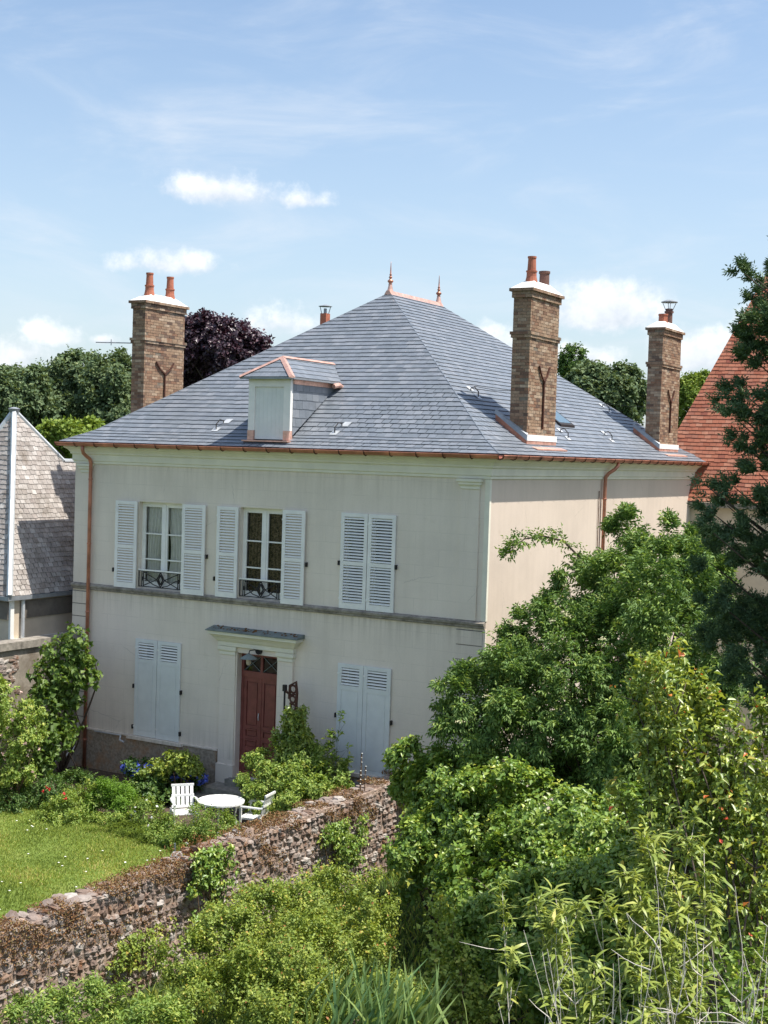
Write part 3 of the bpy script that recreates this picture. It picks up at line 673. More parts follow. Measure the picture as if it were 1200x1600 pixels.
def clip_poly(P, edges):
    for (n, d) in edges:     # keep n.p <= d
        Q = []
        for i in range(len(P)):
            a, b = P[i], P[(i+1) % len(P)]; da = n[0]*a[0]+n[1]*a[1]-d; db = n[0]*b[0]+n[1]*b[1]-d
            if da <= 0: Q.append(a)
            if da*db < 0: t = da/(da-db); Q.append((a[0]+(b[0]-a[0])*t, a[1]+(b[1]-a[1])*t))
        P = Q
        if len(P) < 3: return []
    return P
def courses(poly, expo, wid, thick, lift, rng, jit=0.004, gap=0.006, over=0.03, t_off=0.0, wj=0.0):
    """tiles covering a planar polygon (ccw from outside; first edge is the eave). yields (full?, centre, matrix axes, local outline)"""
    O = poly[0]; S = (poly[1]-poly[0]).normalized(); Nn = S.cross(poly[2]-poly[0]).normalized(); T = Nn.cross(S)
    pl = [((p-O).dot(S), (p-O).dot(T)) for p in poly]; edges = []
    for i in range(len(pl)):
        a, b = pl[i], pl[(i+1) % len(pl)]; n = (b[1]-a[1], -(b[0]-a[0])); ln = math.hypot(*n)
        if ln < 1e-6: continue
        n = (n[0]/ln, n[1]/ln); edges.append((n, n[0]*a[0]+n[1]*a[1]))
    tmax = max(p[1] for p in pl); smin = min(p[0] for p in pl); smax = max(p[0] for p in pl); out = []
    r = 0; t = t_off
    while t < tmax:
        s = smin - wid*(0.5 if r % 2 else 0.0) - rng.random()*0.02
        while s < smax:
            w = wid*(1+wj*(rng.random()-.5))
            j0 = (rng.random()-.5)*jit*2
            P = [(s+gap/2, t+j0), (s+w-gap/2, t+j0+(rng.random()-.5)*jit), (s+w-gap/2, t+expo+over), (s+gap/2, t+expo+over)]
            Q = clip_poly(P, edges)
            if len(Q) >= 3:
                full = all(n[0]*p[0]+n[1]*p[1] <= d+1e-6 for (n, d) in edges for p in P)
                out.append((full, (s+w/2, t+expo/2), Q, t+j0, (O, S, T, Nn), w))
            s += w
        t += expo; r += 1
    return out
def tile_geo(mb, c, thick, lift, expo):
    full, cen, Q, t0, (O, S, T, Nn), w = c
    top = []; bot = []
    for (s, t) in Q:
        h = lift*(1-(t-t0)/(expo+.03)); p = O+S*s+T*t
        top.append(p+Nn*(h+thick)); bot.append(p+Nn*h)
    k = len(Q); i = len(mb.v); mb.v += [tuple(p) for p in bot]+[tuple(p) for p in top]
    mb.f.append(tuple(range(i+k, i+2*k)))
    for j in range(k): mb.f.append((i+j, i+(j+1) % k, i+k+(j+1) % k, i+k+j))
def lay(faces, parent, mat, expo, wid, thick, lift, name, stuffname, rng, nobj=300, skip=None, **kw):
    allc = []
    for poly, see in faces:
        for c in courses(poly, expo, wid, thick, lift, rng, **kw):
            O, S, T, Nn = c[4]; p = O+S*c[1][0]+T*c[1][1]
            if skip and skip(p): continue
            allc.append((0 if (see and c[0]) else 1, (p-CAM).length, c, p))
    allc.sort(key=lambda a: (a[0], a[1]))
    mb = MB(); meshes = []
    for i, (nf, dist, c, p) in enumerate(allc):
        if i < nobj and nf == 0:
            O, S, T, Nn = c[4]
            if len(meshes) < 5:
                w = wid; L_ = expo+.03; m_ = MB(); g = .003 + .002*len(meshes)
                o4 = [(-w/2+g, -expo/2), (w/2-g, -expo/2+.003*len(meshes)-.006), (w/2-g, expo/2+.03), (-w/2+g, expo/2+.03)]
                bt = [(x, y_, lift*(1-(y_+expo/2)/L_)) for x, y_ in o4]
                m_.v = bt+[(x, y_, z+thick) for x, y_, z in bt]; m_.f = [(4, 5, 6, 7), (0, 1, 5, 4), (1, 2, 6, 5), (2, 3, 7, 6), (3, 0, 4, 7)]
                me = bpy.data.meshes.new(name); me.from_pydata(m_.v, [], m_.f); me.materials.append(mat); meshes.append(me)
            o = link(name, meshes[i % len(meshes)], parent)
            q = O+S*c[1][0]+T*(c[3]+expo/2)
            mm = Matrix(((S.x, T.x, Nn.x, q.x), (S.y, T.y, Nn.y, q.y), (S.z, T.z, Nn.z, q.z), (0, 0, 0, 1)))
            o.matrix_basis = mm
        else: tile_geo(mb, c, thick, lift, expo)
    return mb.build(stuffname, mat, parent, kind='stuff')
CH = {'C2': (-0.64, -0.21, 2.22, 3.83), 'C3': (-0.64, -0.22, 11.26, 12.89), 'C1': (-11.31, -10.89, 1.80, 3.43)}
DX0, DX1, DYF = -6.25, -5.10, 0.02     # dormer
def skip_main(p):
    if DX0+.1 < p.x < DX1-.1 and DYF+.1 < p.y < 1.75: return True
    return any(a+.06 < p.x < b-.06 and c+.1 < p.y < d-.1 for (a, b, c, d) in CH.values())
rng = random.Random(11)
faces = [([e_[0], e_[1], k_[1], k_[0]], True), ([k_[0], k_[1], RA], True), ([e_[1], e_[2], k_[2], k_[1]], True), ([k_[1], k_[2], RB, RA], True),
         ([e_[2], e_[3], k_[3], k_[2]], False), ([k_[2], k_[3], RB], False), ([e_[3], e_[0], k_[0], k_[3]], False), ([k_[3], k_[0], RA, RB], False)]
lay(faces, roof, M['slate'], 0.178, 0.215, 0.007, 0.020, 'slate', 'slates', rng, skip=skip_main, jit=0.007, gap=0.004)
# thin pale hip joints
for (a, b, c) in ((e_[0], k_[0], RA), (e_[1], k_[1], RA), (e_[2], k_[2], RB), (e_[3], k_[3], RB)):
    MB().tube([a+Vector((0, 0, .02)), b+Vector((0, 0, .018)), c+Vector((0, 0, .01))], .014, 6).build('hip_joint', M['slate'], roof)
MB().prism([RA+Vector((-.11, -.12, -.05)), RA+Vector((.11, -.12, -.05)), RA+Vector((.045, -.12, .055)), RA+Vector((-.045, -.12, .055))], (0, 1, 0), 2.73+.24).build('ridge_capping', M['copper_bright'], roof)
for p in (RA, RB):
    f = MB().lathe(p+Vector((0, 0, -.12)), [(.17, -.04), (.13, .03), (.10, .12), (.07, .22), (.05, .32), (.045, .36)], 12).build('finial', M['copper_bright'], roof)
    MB().lathe(p+Vector((0, 0, .22)), [(.04, 0), (.055, .012), (.04, .028), (.038, .04), (.068, .065), (.08, .088), (.065, .115), (.034, .14), (.028, .17), (.05, .19), (.034, .21), (.022, .24), (.038, .255), (.02, .28), (.015, .40), (.007, .56), (.003, .60)], 12).build('finial_spike', M['copper'], f, smooth=True)

# gutters
def gut(a, b, nrm):
    a, b, n = Vector(a), Vector(b), Vector(nrm); mb = MB(); d = (b-a).normalized(); P = []
    for j in range(9):
        t = math.pi*j/8; P.append(n*(.075*math.cos(t)) + Vector((0, 0, -.075*math.sin(t))))
    out = [p for p in P]; inn = [p*0.86 for p in P[::-1]]
    prof = out+inn; k = len(prof)
    mb.v = [tuple(a+p) for p in prof]+[tuple(b+p) for p in prof]
    for j in range(k): mb.f.append((j, (j+1) % k, k+(j+1) % k, k+j))
    mb.tube([a+n*.078, b+n*.078], .012, 6)
    o = mb.build('gutter', M['copper'], house)
    ln = (b-a).length; q = int(ln/0.62)
    for j in range(q+1):
        c = a+d*(ln*j/q)
        x = MB(); x.tube([c+n*.083+Vector((0, 0, .02)), c+n*.088+Vector((0, 0, -.02)), c+n*.06+Vector((0, 0, -.07)), c+Vector((0, 0, -.09)), c-n*.07+Vector((0, 0, -.07))], .011, 5); x.build('gutter_bracket', M['rust'], o)
GZ = 7.085
gut((EX0-.03, EY0-.05, GZ), (EX1+.05, EY0-.05, GZ), (0, -1, 0)); gut((EX1+.05, EY0-.05, GZ), (EX1+.05, EY1+.05, GZ), (1, 0, 0))
gut((EX0-.03, EY1+.05, GZ), (EX0-.03, EY0-.05, GZ), (-1, 0, 0)); gut((EX1+.05, EY1+.05, GZ), (EX0-.03, EY1+.05, GZ), (0, 1, 0))
def pipe(pts, n, brz, mat='copper'):
    o = MB().tube(pts, .045, 10).build('downpipe', M[mat], house, smooth=True)
    for z in brz:
        x, y_ = pts[-1][0], pts[-1][1]
        MB().lathe((x, y_, z), [(.052, -.02), (.058, 0), (.052, .02)], 10).build('pipe_collar', M[mat], o)
pipe([(-10.98, -0.33, 7.02), (-10.98, -0.33, 6.92), (-10.97, -0.31, 6.84), (-10.94, -0.22, 6.76), (-10.92, -0.13, 6.70), (-10.91, -0.10, 6.60), (-10.91, -0.10, 6.0), (-10.91, -0.10, ZG)], 0, (6.2, 4.6, 2.9, 1.2, -.3))
pipe([(0.33, 6.62, 7.02), (0.33, 6.60, 6.93), (0.28, 6.52, 6.84), (0.16, 6.44, 6.74), (0.10, 6.40, 6.64), (0.09, 6.40, 6.5), (0.09, 6.40, ZG)], 0, (6.1, 4.5, 2.9, 1.2))
MB().tube([(0.03, 6.17, 6.3), (0.03, 6.17, ZG)], .012, 6).build('cable', M['rust'], house)

# ------------------------------------------------------------------ chimneys (parts of the house; bricks are sub-parts)
brick_budget = {'C2': 130, 'C3': 60, 'C1': 110}
bmesh = {}
def chimney(key, label, zbase, ztop=10.84, zband=9.73):
    x0, x1, y0, y1 = CH[key]; rng = random.Random(hash(key) % 97 if False else ord(key[1]))
    shaft = MB().box(x0+.006, x1-.006, y0+.006, y1-.006, 7.25, ztop-.22).build('chimney', M['mortar'], house, label=label)
    stuff = MB(); cand = []
    ch = 0.0705; bl = 0.222; zz = zbase; row = 0
    def layer(X0, X1, Y0, Y1, z, zh, row, vis):
        for face in range(4):
            ln = (X1-X0) if face in (0, 2) else (Y1-Y0); off = 0.0 if row % 2 else -bl/2; s = off
            while s < ln-1e-6:
                a = max(0, s); b = min(ln, s+bl); s += bl
                if b-a < .03: continue
                g = .0045; pr = rng.uniform(-.002, .004); a2, b2 = a+g, b-g
                if rng.random() < .02: pr -= .012
                dd = .05
                if face == 0: bx = (X0+a2, X0+b2, Y0-pr, Y0+dd)
                elif face == 1: bx = (X1-dd, X1+pr, Y0+a2, Y0+b2)
                elif face == 2: bx = (X0+a2, X0+b2, Y1-dd, Y1+pr)
                else: bx = (X0-pr, X0+dd, Y0+a2, Y0+b2)
                # keep two faces from sharing a corner volume
                if face == 0 and b >= ln-1e-6: bx = (bx[0], bx[1]+g+.001, bx[2], bx[3])
                if face == 1 and a <= 1e-6: bx = (bx[0], bx[1], bx[2]+.052, bx[3])
                if face == 3 and a <= 1e-6: bx = (bx[0], bx[1], bx[2]+.052, bx[3])
                if face == 1 and b >= ln-1e-6: bx = (bx[0], bx[1], bx[2], bx[3]-.052)
                if face == 3 and b >= ln-1e-6: bx = (bx[0], bx[1], bx[2], bx[3]-.052)
                if bx[3]-bx[2] < .015 or bx[1]-bx[0] < .015: continue
                item = (*bx, z+.0045, z+zh-.0045)
                if vis and face in (0, 1) and b-a > bl-.01: cand.append((z, item))
                else: stuff.box(*item)
    while zz < ztop-.235:
        if not (zband-.02 < zz < zband+.11): layer(x0, x1, y0, y1, zz, ch, row, True)
        zz += ch; row += 1
    for z, o in ((zband, .03), (zband+ch, .05)): layer(x0-o, x1+o, y0-o, y1+o, z, ch, row, False); row += 1
    MB().box(x0-.028, x1+.028, y0-.028, y1+.028, zband+.002, zband+ch).box(x0-.048, x1+.048, y0-.048, y1+.048, zband+ch, zband+2*ch-.002).build('band_bed', M['mortar'], shaft)
    zc = ztop-.22; oo = (.035, .035, .085)
    for q, o in enumerate(oo):
        layer(x0-o, x1+o, y0-o, y1+o, zc, ch, row, False)
        MB().box(x0-o+.006, x1+o-.006, y0-o+.006, y1+o-.006, zc+.001, zc+ch-.001).build('crown_bed', M['mortar'], shaft); zc += ch; row += 1
    # individually placed bricks
    rng.shuffle(cand); nb = brick_budget[key]
    for i, (z, it) in enumerate(cand):
        if i < nb:
            dx, dy, dz_ = it[1]-it[0], it[3]-it[2], it[5]-it[4]; kk = (round(dx, 2), round(dy, 2))
            if kk not in bmesh:
                mb = MB().box(-dx/2, dx/2, -dy/2, dy/2, -dz_/2, dz_/2); me = bpy.data.meshes.new('brick'); me.from_pydata(mb.v, [], mb.f); me.materials.append(M['brick']); bmesh[kk] = me
            o = link('brick', bmesh[kk], shaft); o.location = ((it[0]+it[1])/2, (it[2]+it[3])/2, (it[4]+it[5])/2)
        else: stuff.box(*it)
    stuff.build('bricks', M['brick'], shaft, kind='stuff')
    # white mortar cap
    o = .06; zt = ztop-.008; cx, cy = (x0+x1)/2, (y0+y1)/2
    MB().hexa([(x0-o, y0-o, zt), (x1+o, y0-o, zt), (x1+o, y1+o, zt), (x0-o, y1+o, zt), (x0+.1, y0+.35, zt+.20), (x1-.1, y0+.35, zt+.20), (x1-.1, y1-.35, zt+.20), (x0+.1, y1-.35, zt+.20)]).build('mortar_cap', M['mortar_white'], shaft)
    return shaft, cx, cy, ztop
def pot(shaft, x, y_, z, kind):
    if kind == 'two': pr = [(.155, 0), (.15, .03), (.115, .20), (.112, .29), (.128, .30), (.128, .33), (.10, .335), (.10, .34), (.088, .60), (.10, .61), (.10, .65), (.075, .65), (.075, .55)]; mt = 'terracotta'
    elif kind == 'plain': pr = [(.13, 0), (.115, .10), (.112, .34), (.13, .36), (.13, .41), (.10, .41), (.10, .3)]; mt = 'dark_pot'
    elif kind == 'square': pr = [(.17, 0), (.135, .05), (.13, .24), (.145, .25), (.145, .29), (.11, .29), (.11, .2)]; mt = 'terracotta'
    return MB().lathe((x, y_, z), pr, 6 if kind == 'square' else 14, True).build('chimney_pot', M[mt], shaft, smooth=False)
def y_anchor(shaft, x, y_, zb, zj, zt, hw):
    mb = MB()
    def bar(p, q, w): mb.tube([p, ((p[0]+q[0])/2, (p[1]+q[1])/2, (p[2]+q[2])/2), q], w, 4)
    X = x+.03
    bar((X, y_, zb), (X, y_, zj), .026)
    for s in (-1, 1):
        mb.tube([(X, y_, zj), (X, y_+s*hw*.55, zj+(zt-zj)*.40), (X, y_+s*hw, zt)], .024, 4)
    mb.tube([(x-.02, y_, zj), (X+.03, y_, zj)], .035, 6)
    mb.build('anchor_iron', M['rust'], shaft)
s, cx, cy, zt = chimney('C2', 'brick chimney with one tall red pot and one sooty pot', 7.56)
pot(s, cx, cy-.36, zt+.10, 'two'); pot(s, cx, cy+.36, zt+.10, 'plain'); y_anchor(s, -.21, cy, 7.72, 8.80, 9.14, .30)
s2 = s
s, cx, cy, zt = chimney('C3', 'rear brick chimney with a cowled metal flue', 7.56)
pot(s, cx, cy-.26, zt+.13, 'square'); y_anchor(s, -.22, cy, 7.9, 8.78, 9.12, .27)
fl = MB().tube([(cx, cy+.24, zt+.05), (cx, cy+.24, zt+.62)], .10, 12).tube([(cx, cy+.24, zt+.50), (cx, cy+.24, zt+.55)], .13, 12).build('flue', M['dark_pot'], s)
MB().lathe((cx, cy+.24, zt+.80), [(.24, 0), (.24, .015), (.10, .07), (.02, .08)], 12).build('cowl', M['zinc_dark'], fl)
mbx = MB()
for q in range(4):
    a = q*1.57+.5; mbx.tube([(cx+.10*math.cos(a), cy+.24+.10*math.sin(a), zt+.58), (cx+.2*math.cos(a), cy+.24+.2*math.sin(a), zt+.81)], .010, 4)
mbx.build('cowl_strut', M['zinc_dark'], fl)
s3 = s
s, cx, cy, zt = chimney('C1', 'brick chimney at the far left with two matching red pots', 7.4)
pot(s, cx, cy-.42, zt+.10, 'two'); pot(s, cx, cy+.42, zt+.10, 'two'); y_anchor(s, -10.89, cy, 8.0, 8.98, 9.28, .36)
# flashings at the two right-hand chimneys
for (key, sh) in (('C2', s2), ('C3', s3)):
    x0, x1, y0, y1 = CH[key]
    MB().box(x1-.05, x1+.035, y0-.03, y1+.03, 7.44, 7.575).build('white_band', M['mortar_white'], sh)
    MB().box(x1-.05, x1+.025, y0-.02, y1+.02, 7.22, 7.44).build('copper_apron', M['copper_bright'], sh)
    MB().hexa([(x1+.0, y0-.04, 7.30), (x1+.30, y0-.06, 7.235), (x1+.30, y1+.06, 7.235), (x1+.0, y1+.04, 7.30), (x1, y0-.04, 7.345), (x1+.30, y0-.06, 7.262), (x1+.30, y1+.06, 7.262), (x1, y1+.04, 7.345)]).build('copper_apron', M['copper_bright'], sh)
    # sloping lead cheek and copper soaker on the near side
    def rz(x): return KZ+(EX1-K-x)*(3.9/5.51) if x < EX1-K else EZ+(EX1-x)*(.30/.62)
    MB().hexa([(x0-.35, y0-.06, rz(x0-.35)+.16), (x1+.03, y0-.06, 7.44), (x1+.03, y0+.01, 7.44), (x0-.35, y0+.01, rz(x0-.35)+.16), (x0-.35, y0-.04, rz(x0-.35)+.23), (x1+.03, y0-.04, 7.57), (x1+.03, y0+.01, 7.60), (x0-.35, y0+.01, rz(x0-.35)+.26)]).build('lead_cheek', M['zinc_dark'], sh)
    MB().hexa([(x0-.33, y0-.045, rz(x0-.33)-.02), (x1+.02, y0-.045, 7.27), (x1+.02, y0+.01, 7.27), (x0-.33, y0+.01, rz(x0-.33)-.02), (x0-.33, y0-.045, rz(x0-.33)+.17), (x1+.02, y0-.045, 7.45), (x1+.02, y0+.01, 7.45), (x0-.33, y0+.01, rz(x0-.33)+.17)]).build('copper_soaker', M['copper'], sh)
# aerial boom on the left chimney
MB().tube([(-12.73, 2.0, 9.79), (-11.2, 2.0, 9.74)], .014, 5).tube([(-12.2, 2.0, 9.70), (-12.2, 2.0, 9.86)], .010, 4).build('aerial', M['zinc_dark'], house)

# small flue beyond the ridge
mb = MB().box(-11.40, -11.18, 10.88, 11.12, 7.5, 11.46).build('rear_chimney', M['terracotta'], house)
MB().tube([(-11.29, 11, 11.46), (-11.29, 11, 11.62)], .05, 8).lathe((-11.29, 11, 11.68), [(.22, 0), (.22, .012), (.02, .07)], 10).tube([(-11.39, 10.95, 11.46), (-11.46, 10.95, 11.69)], .012, 4).tube([(-11.19, 11.05, 11.46), (-11.12, 11.05, 11.69)], .012, 4).build('cowl', M['zinc_dark'], mb)

# ------------------------------------------------------------------ dormer
def fz(y_): return KZ+(y_-(EY0+K))*(3.9/5.30)
dm = MB()
yw = DYF
dm.box(DX0, DX0+.17, yw, yw+.12, 7.50, 8.68).box(DX1-.17, DX1, yw, yw+.12, 7.50, 8.68).box(DX0+.17, DX1-.17, yw, yw+.12, 8.50, 8.68)
dm = dm.build('dormer', M['white'], house)
leaf = MB()
nb = 7; bw = (DX1-DX0-.34)/nb
for k in range(nb): leaf.box(DX0+.17+k*bw+.0012, DX0+.17+(k+1)*bw-.0012, yw+.035, yw+.06, 7.30, 8.495)
leaf.build('dormer_shutter', M['white_blue'], dm)
MB().box(DX0-.005, DX0+.16, yw-.012, yw+.13, 7.28, 7.50).box(DX1-.16, DX1+.005, yw-.012, yw+.13, 7.28, 7.50).box(DX0-.06, DX1+.06, yw-.16, yw+.05, 7.24, 7.272).build('copper_foot', M['copper_bright'], dm)
MB().box(DX1-.02, DX1+.022, yw-.008, yw+.035, 7.50, 8.66).build('edge_strip', M['white'], dm)
# cheeks
MB().prism([(DX1-.03, yw+.12, 7.35), (DX1-.03, 1.95, 8.70), (DX1-.03, yw+.12, 8.70)], (1, 0, 0), .022).build('dormer_cheek', M['slate_bed'], dm)
MB().prism([(DX0+.01, yw+.12, 7.35), (DX0+.01, 1.95, 8.70), (DX0+.01, yw+.12, 8.70)], (1, 0, 0), .022).build('dormer_cheek', M['slate_bed'], dm)
rg = random.Random(4)
V3 = Vector
for side, X in ((1, DX1-.006), (-1, DX0+.006)):
    poly = [V3((X, yw+.12, 7.40)), V3((X, yw+.13, 7.40)), V3((X, 1.93, 8.58)), V3((X, yw+.12, 8.58))] if side == 1 else [V3((X, yw+.13, 7.40)), V3((X, yw+.12, 7.40)), V3((X, yw+.12, 8.58)), V3((X, 1.93, 8.58))]
    meshes = {}
    for c in courses(poly, 0.205, 0.27, .008, .012, rg, jit=.004):
        m_ = MB(); tile_geo(m_, c, .008, .012, .205); m_.build('slate', M['slate'], dm)
MB().box(DX1-.02, DX1+.03, yw+.12, 1.72, 8.57, 8.70).build('copper_fascia', M['copper_bright'], dm)
MB().box(DX0-.03, DX0+.02, yw+.12, 1.72, 8.57, 8.70).build('copper_fascia', M['copper_bright'], dm)
# little hipped roof: eaves z 8.72, ridge z 9.2
ex0, ex1, ey0, ez0 = DX0-.15, DX1+.13, yw-.13, 8.71
cxm = (DX0+DX1)/2; AP = V3((cxm, .52, 9.20)); RBk = V3((cxm, 2.72, 9.20))
eb = 1.96
A, B_, C_, D_ = V3((ex0, ey0, ez0)), V3((ex1, ey0, ez0)), V3((ex1, eb, ez0)), V3((ex0, eb, ez0))
MB().poly([tuple(v-dz) for v in (A, B_, AP)]).poly([tuple(v-dz) for v in (B_, C_, RBk, AP)]).poly([tuple(v-dz) for v in (D_, A, AP, RBk)]).quad(*[tuple(v-V3((0, 0, .03))) for v in (A, B_, C_, D_)]).build('dormer_roof', M['slate_bed'], dm)
for poly in ([A, B_, AP], [B_, C_, RBk, AP], [D_, A, AP, RBk]):
    for c in courses(poly, 0.19, 0.27, .008, .014, rg, jit=.004):
        m_ = MB(); tile_geo(m_, c, .008, .014, .19); m_.build('slate', M['slate'], dm)
MB().box(ex0-.01, ex1+.01, ey0-.015, ey0+.015, ez0-.04, ez0+.004).box(ex1-.015, ex1+.012, ey0+.015, eb, ez0-.04, ez0+.004).build('eave_board', M['zinc_dark'], dm)
def strip(a, b, w, name, mat, up=.028):
    a, b = V3(a), V3(b); d = (b-a).normalized(); s_ = d.cross(V3((0, 0, 1))).normalized()*w; u_ = V3((0, 0, up)); l = V3((0, 0, -w*.35))
    MB().hexa([a-s_+l, a+s_+l, a+u_*.6+V3((0,0,0)), a+u_*.6-s_*.02, b-s_+l, b+s_+l, b+u_, b+u_-s_*.02]) if False else None
    mb = MB(); mb.v = [tuple(v) for v in (a-s_+l+u_*.5, a+u_, a+s_+l+u_*.5, a-V3((0, 0, .02)), b-s_+l+u_*.5, b+u_, b+s_+l+u_*.5, b-V3((0, 0, .02)))]
    mb.f = [(0, 1, 5, 4), (1, 2, 6, 5), (2, 3, 7, 6), (3, 0, 4, 7), (0, 3, 2, 1), (4, 5, 6, 7)]; return mb.build(name, mat, dm)
strip(A+V3((-.02, -.02, 0)), AP, .075, 'copper_hip', M['copper_bright'], .045); strip(B_+V3((.02, -.02, 0)), AP, .075, 'copper_hip', M['copper_bright'], .045)
strip(AP, RBk, .07, 'copper_ridge', M['copper_bright'], .05)
MB().tube([V3((ex1+.02, 1.62, 8.60)), V3((ex1+.06, 1.80, 8.64)), V3((ex1+.02, 1.98, 8.60))], .06, 8).build('gutter_outlet', M['copper_bright'], dm)

# ---- roof hooks with pale plates, skylight, wires
def rfront(x, y_): return fz(y_) if y_ > EY0+K else EZ+(y_-EY0)*(.30/K)
def rright(x, y_): return KZ+(EX1-K-x)*(3.9/5.51) if x < EX1-K else EZ+(EX1-x)*(.30/K)
for (x, y_, side) in ((-7.48, .57, 0), (-4.12, .54, 0), (-1.85, 2.79, 1), (-1.87, 11.28, 1), (-.66, 8.39, 1), (-.63, 5.32, 1)):
    f = rfront if side == 0 else rright; sx, sy = ((.16, .0) if side == 0 else (.0, .16)); mb = MB()
    ux, uy = ((0, .26) if side == 0 else (-.26, 0))
    def q(a, b): X = x+sx*a+ux*b; Y = y_+sy*a+uy*b; return (X, Y, f(X, Y)+.04)
    mb.quad(q(-.7, -.75), q(.5, -.75), q(.7, -.25), q(-.5, -.25)); mb.quad(q(.1, .3), q(1.3, .3), q(1.5, .85), q(.3, .85))
    pl = mb.build('hook_plate', M['zinc'], roof)
    a = V3(q(0, -.5)); b = V3(q(.3, .35)); MB().tube([a, a+V3((0, 0, .12)), (a+b)/2+V3((0, 0, .15)), b+V3((0, 0, .05)), b], .014, 5).build('roof_hook', M['iron'], pl)
for (a, b) in (((-1.83, 2.8, 8.68), (-.64, 2.4, 8.55)), ((-1.85, 11.3, 8.70), (-.64, 11.5, 8.62))):
    MB().tube([a, ((a[0]+b[0])/2, (a[1]+b[1])/2, (a[2]+b[2])/2-.03), b], .009, 4).build('wire', M['iron'], roof)
def RQ(x, y_, h): return (x, y_, rright(x, y_)+h)
sk = MB().hexa([RQ(-.92, 5.85, 0), RQ(-.92, 6.75, 0), RQ(-1.62, 6.75, 0), RQ(-1.62, 5.85, 0), RQ(-.92, 5.85, .09), RQ(-.92, 6.75, .09), RQ(-1.62, 6.75, .09), RQ(-1.62, 5.85, .09)]).build('skylight', M['iron'], roof)
sg, snt, sb = new_mat('skylight_glass'); sb.inputs['Base Color'].default_value = (.10, .16, .20, 1); sb.inputs['Roughness'].default_value = .08; M['sky_glass'] = sg
MB().quad(RQ(-.99, 5.92, .094), RQ(-.99, 6.68, .094), RQ(-1.55, 6.68, .094), RQ(-1.55, 5.92, .094)).build('pane', M['sky_glass'], sk)
# door steps
for k, (a, b, yf, z) in enumerate(((-6.75, -4.85, -0.72, -0.75), (-7.0, -4.7, -1.10, -0.89))):
    MB().box(a, b, yf, -0.10 if k == 0 else -0.721, ZG-.02, z).build('door_step', M['stone_step'], house)
MB().tube([(-9.75, -.10, -.05), (-9.75, -.13, -.16), (-9.62, -.13, -.20)], .025, 6).tube([(-10.6, -.09, -.06), (-9.75, -.1, -.05)], .015, 6).build('pipe', M['zinc'], house)
# ------------------------------------------------------------------ neighbour's slated pavilion, left
pav = empty('pavilion', (-14.2, .54, 2.0), 'neighbouring pavilion with a steep weathered slate roof and pale zinc hips, left of the house', 'building')
pl = V3((-14.2, .54, 2.0))
def pv(*p): return V3(p)-pl
ap = pv(-14.2, .54, 7.9); c0_ = pv(-12, -1.66, 3.3); c1_ = pv(-12, 6.0, 3.3); cL = pv(-16.4, -1.66, 3.3)
r0_ = pv(-13.575, 1.76, 6.6); r1_ = pv(-13.575, 6.0, 6.6)
MB().poly([tuple(v-dz) for v in (c0_, c1_, r1_, r0_, ap)]).poly([tuple(v-dz) for v in (cL, c0_, ap)]).poly([tuple(v) for v in (ap, r0_, pv(-16.4, 2.74, 3.3), cL)]).poly([tuple(v) for v in (r0_, r1_, pv(-16.4, 6, 3.3), pv(-16.4, 2.74, 3.3))]).build('roof', M['slate_bed'], pav)
CAMS = CAM; CAM = CAM - pl
hp_ = c0_+(ap-c0_)*((6.6-3.3)/4.6)
lay([([c0_, c1_, r1_, r0_, hp_], True), ([hp_, r0_, ap], True), ([cL, c0_, ap], True)], pav, M['old_slate'], 0.135, 0.17, 0.007, 0.016, 'slate', 'slates', random.Random(21), nobj=290, jit=0.016, gap=.008)
CAM = CAMS
def bar_(a, b, w, name, mat, par):
    mb = MB(); mb.tube([a, (a+b)/2, b], w, 6); return mb.build(name, M[mat], par)
bar_(ap+V3((.02, -.02, 0)), c0_+V3((.03, -.03, .02)), .075, 'zinc_hip', 'zinc', pav); bar_(ap, r0_, .06, 'zinc_hip', 'zinc', pav); bar_(r0_, r1_, .06, 'zinc_ridge', 'zinc', pav); bar_(ap, cL, .07, 'zinc_hip', 'zinc', pav)
MB().lathe(ap+V3((0, 0, -.06)), [(.12, 0), (.14, .06), (.16, .10), (.05, .14)], 10).build('zinc_cap', M['zinc_dark'], pav)
MB().box(*[q-o for q, o in zip((-16.3, -12.12), (pl.x,)*2)], -1.54-pl.y, 6-pl.y, -1.0, 1.2).build('wall', M['canvas'], pav)
MB().box(-12.16-pl.x, -12.085-pl.x, -1.2-pl.y, 6-pl.y, .72, 1.15).box(-16.3-pl.x, -12.12-pl.x, -1.60-pl.y, -1.54-pl.y, .72, 1.15).build('dark_band', M['dark_band'], pav)
MB().box(-12.20-pl.x, -11.96-pl.x, -1.74-pl.y, 6-pl.y, 1.20, 1.30).box(-16.5-pl.x, -12.20-pl.x, -1.74-pl.y, -1.56-pl.y, 1.20, 1.30).build('gutter', M['zinc_dark'], pav)
MB().box(-12.10-pl.x, -12.0-pl.x, -1.5-pl.y, 6-pl.y, .18, .24).box(-12.12-pl.x, -12.06-pl.x, -1.56-pl.y, -1.44-pl.y, -.9, 1.19).build('pale_trim', M['white'], pav)
MB().tube([(-12.06-pl.x, -1.15-pl.y, 1.2), (-12.06-pl.x, -1.15-pl.y, -.9)], .05, 8).build('downpipe', M['zinc'], pav)
for k in range(1, 9): MB().box(-12.19-pl.x, -12.13-pl.x+.012, -1.2+k*.62-pl.y, -1.2+k*.62+.012-pl.y, .25, .71).build('joint', M['dark_band'], pav) if k in (3, 6) else None

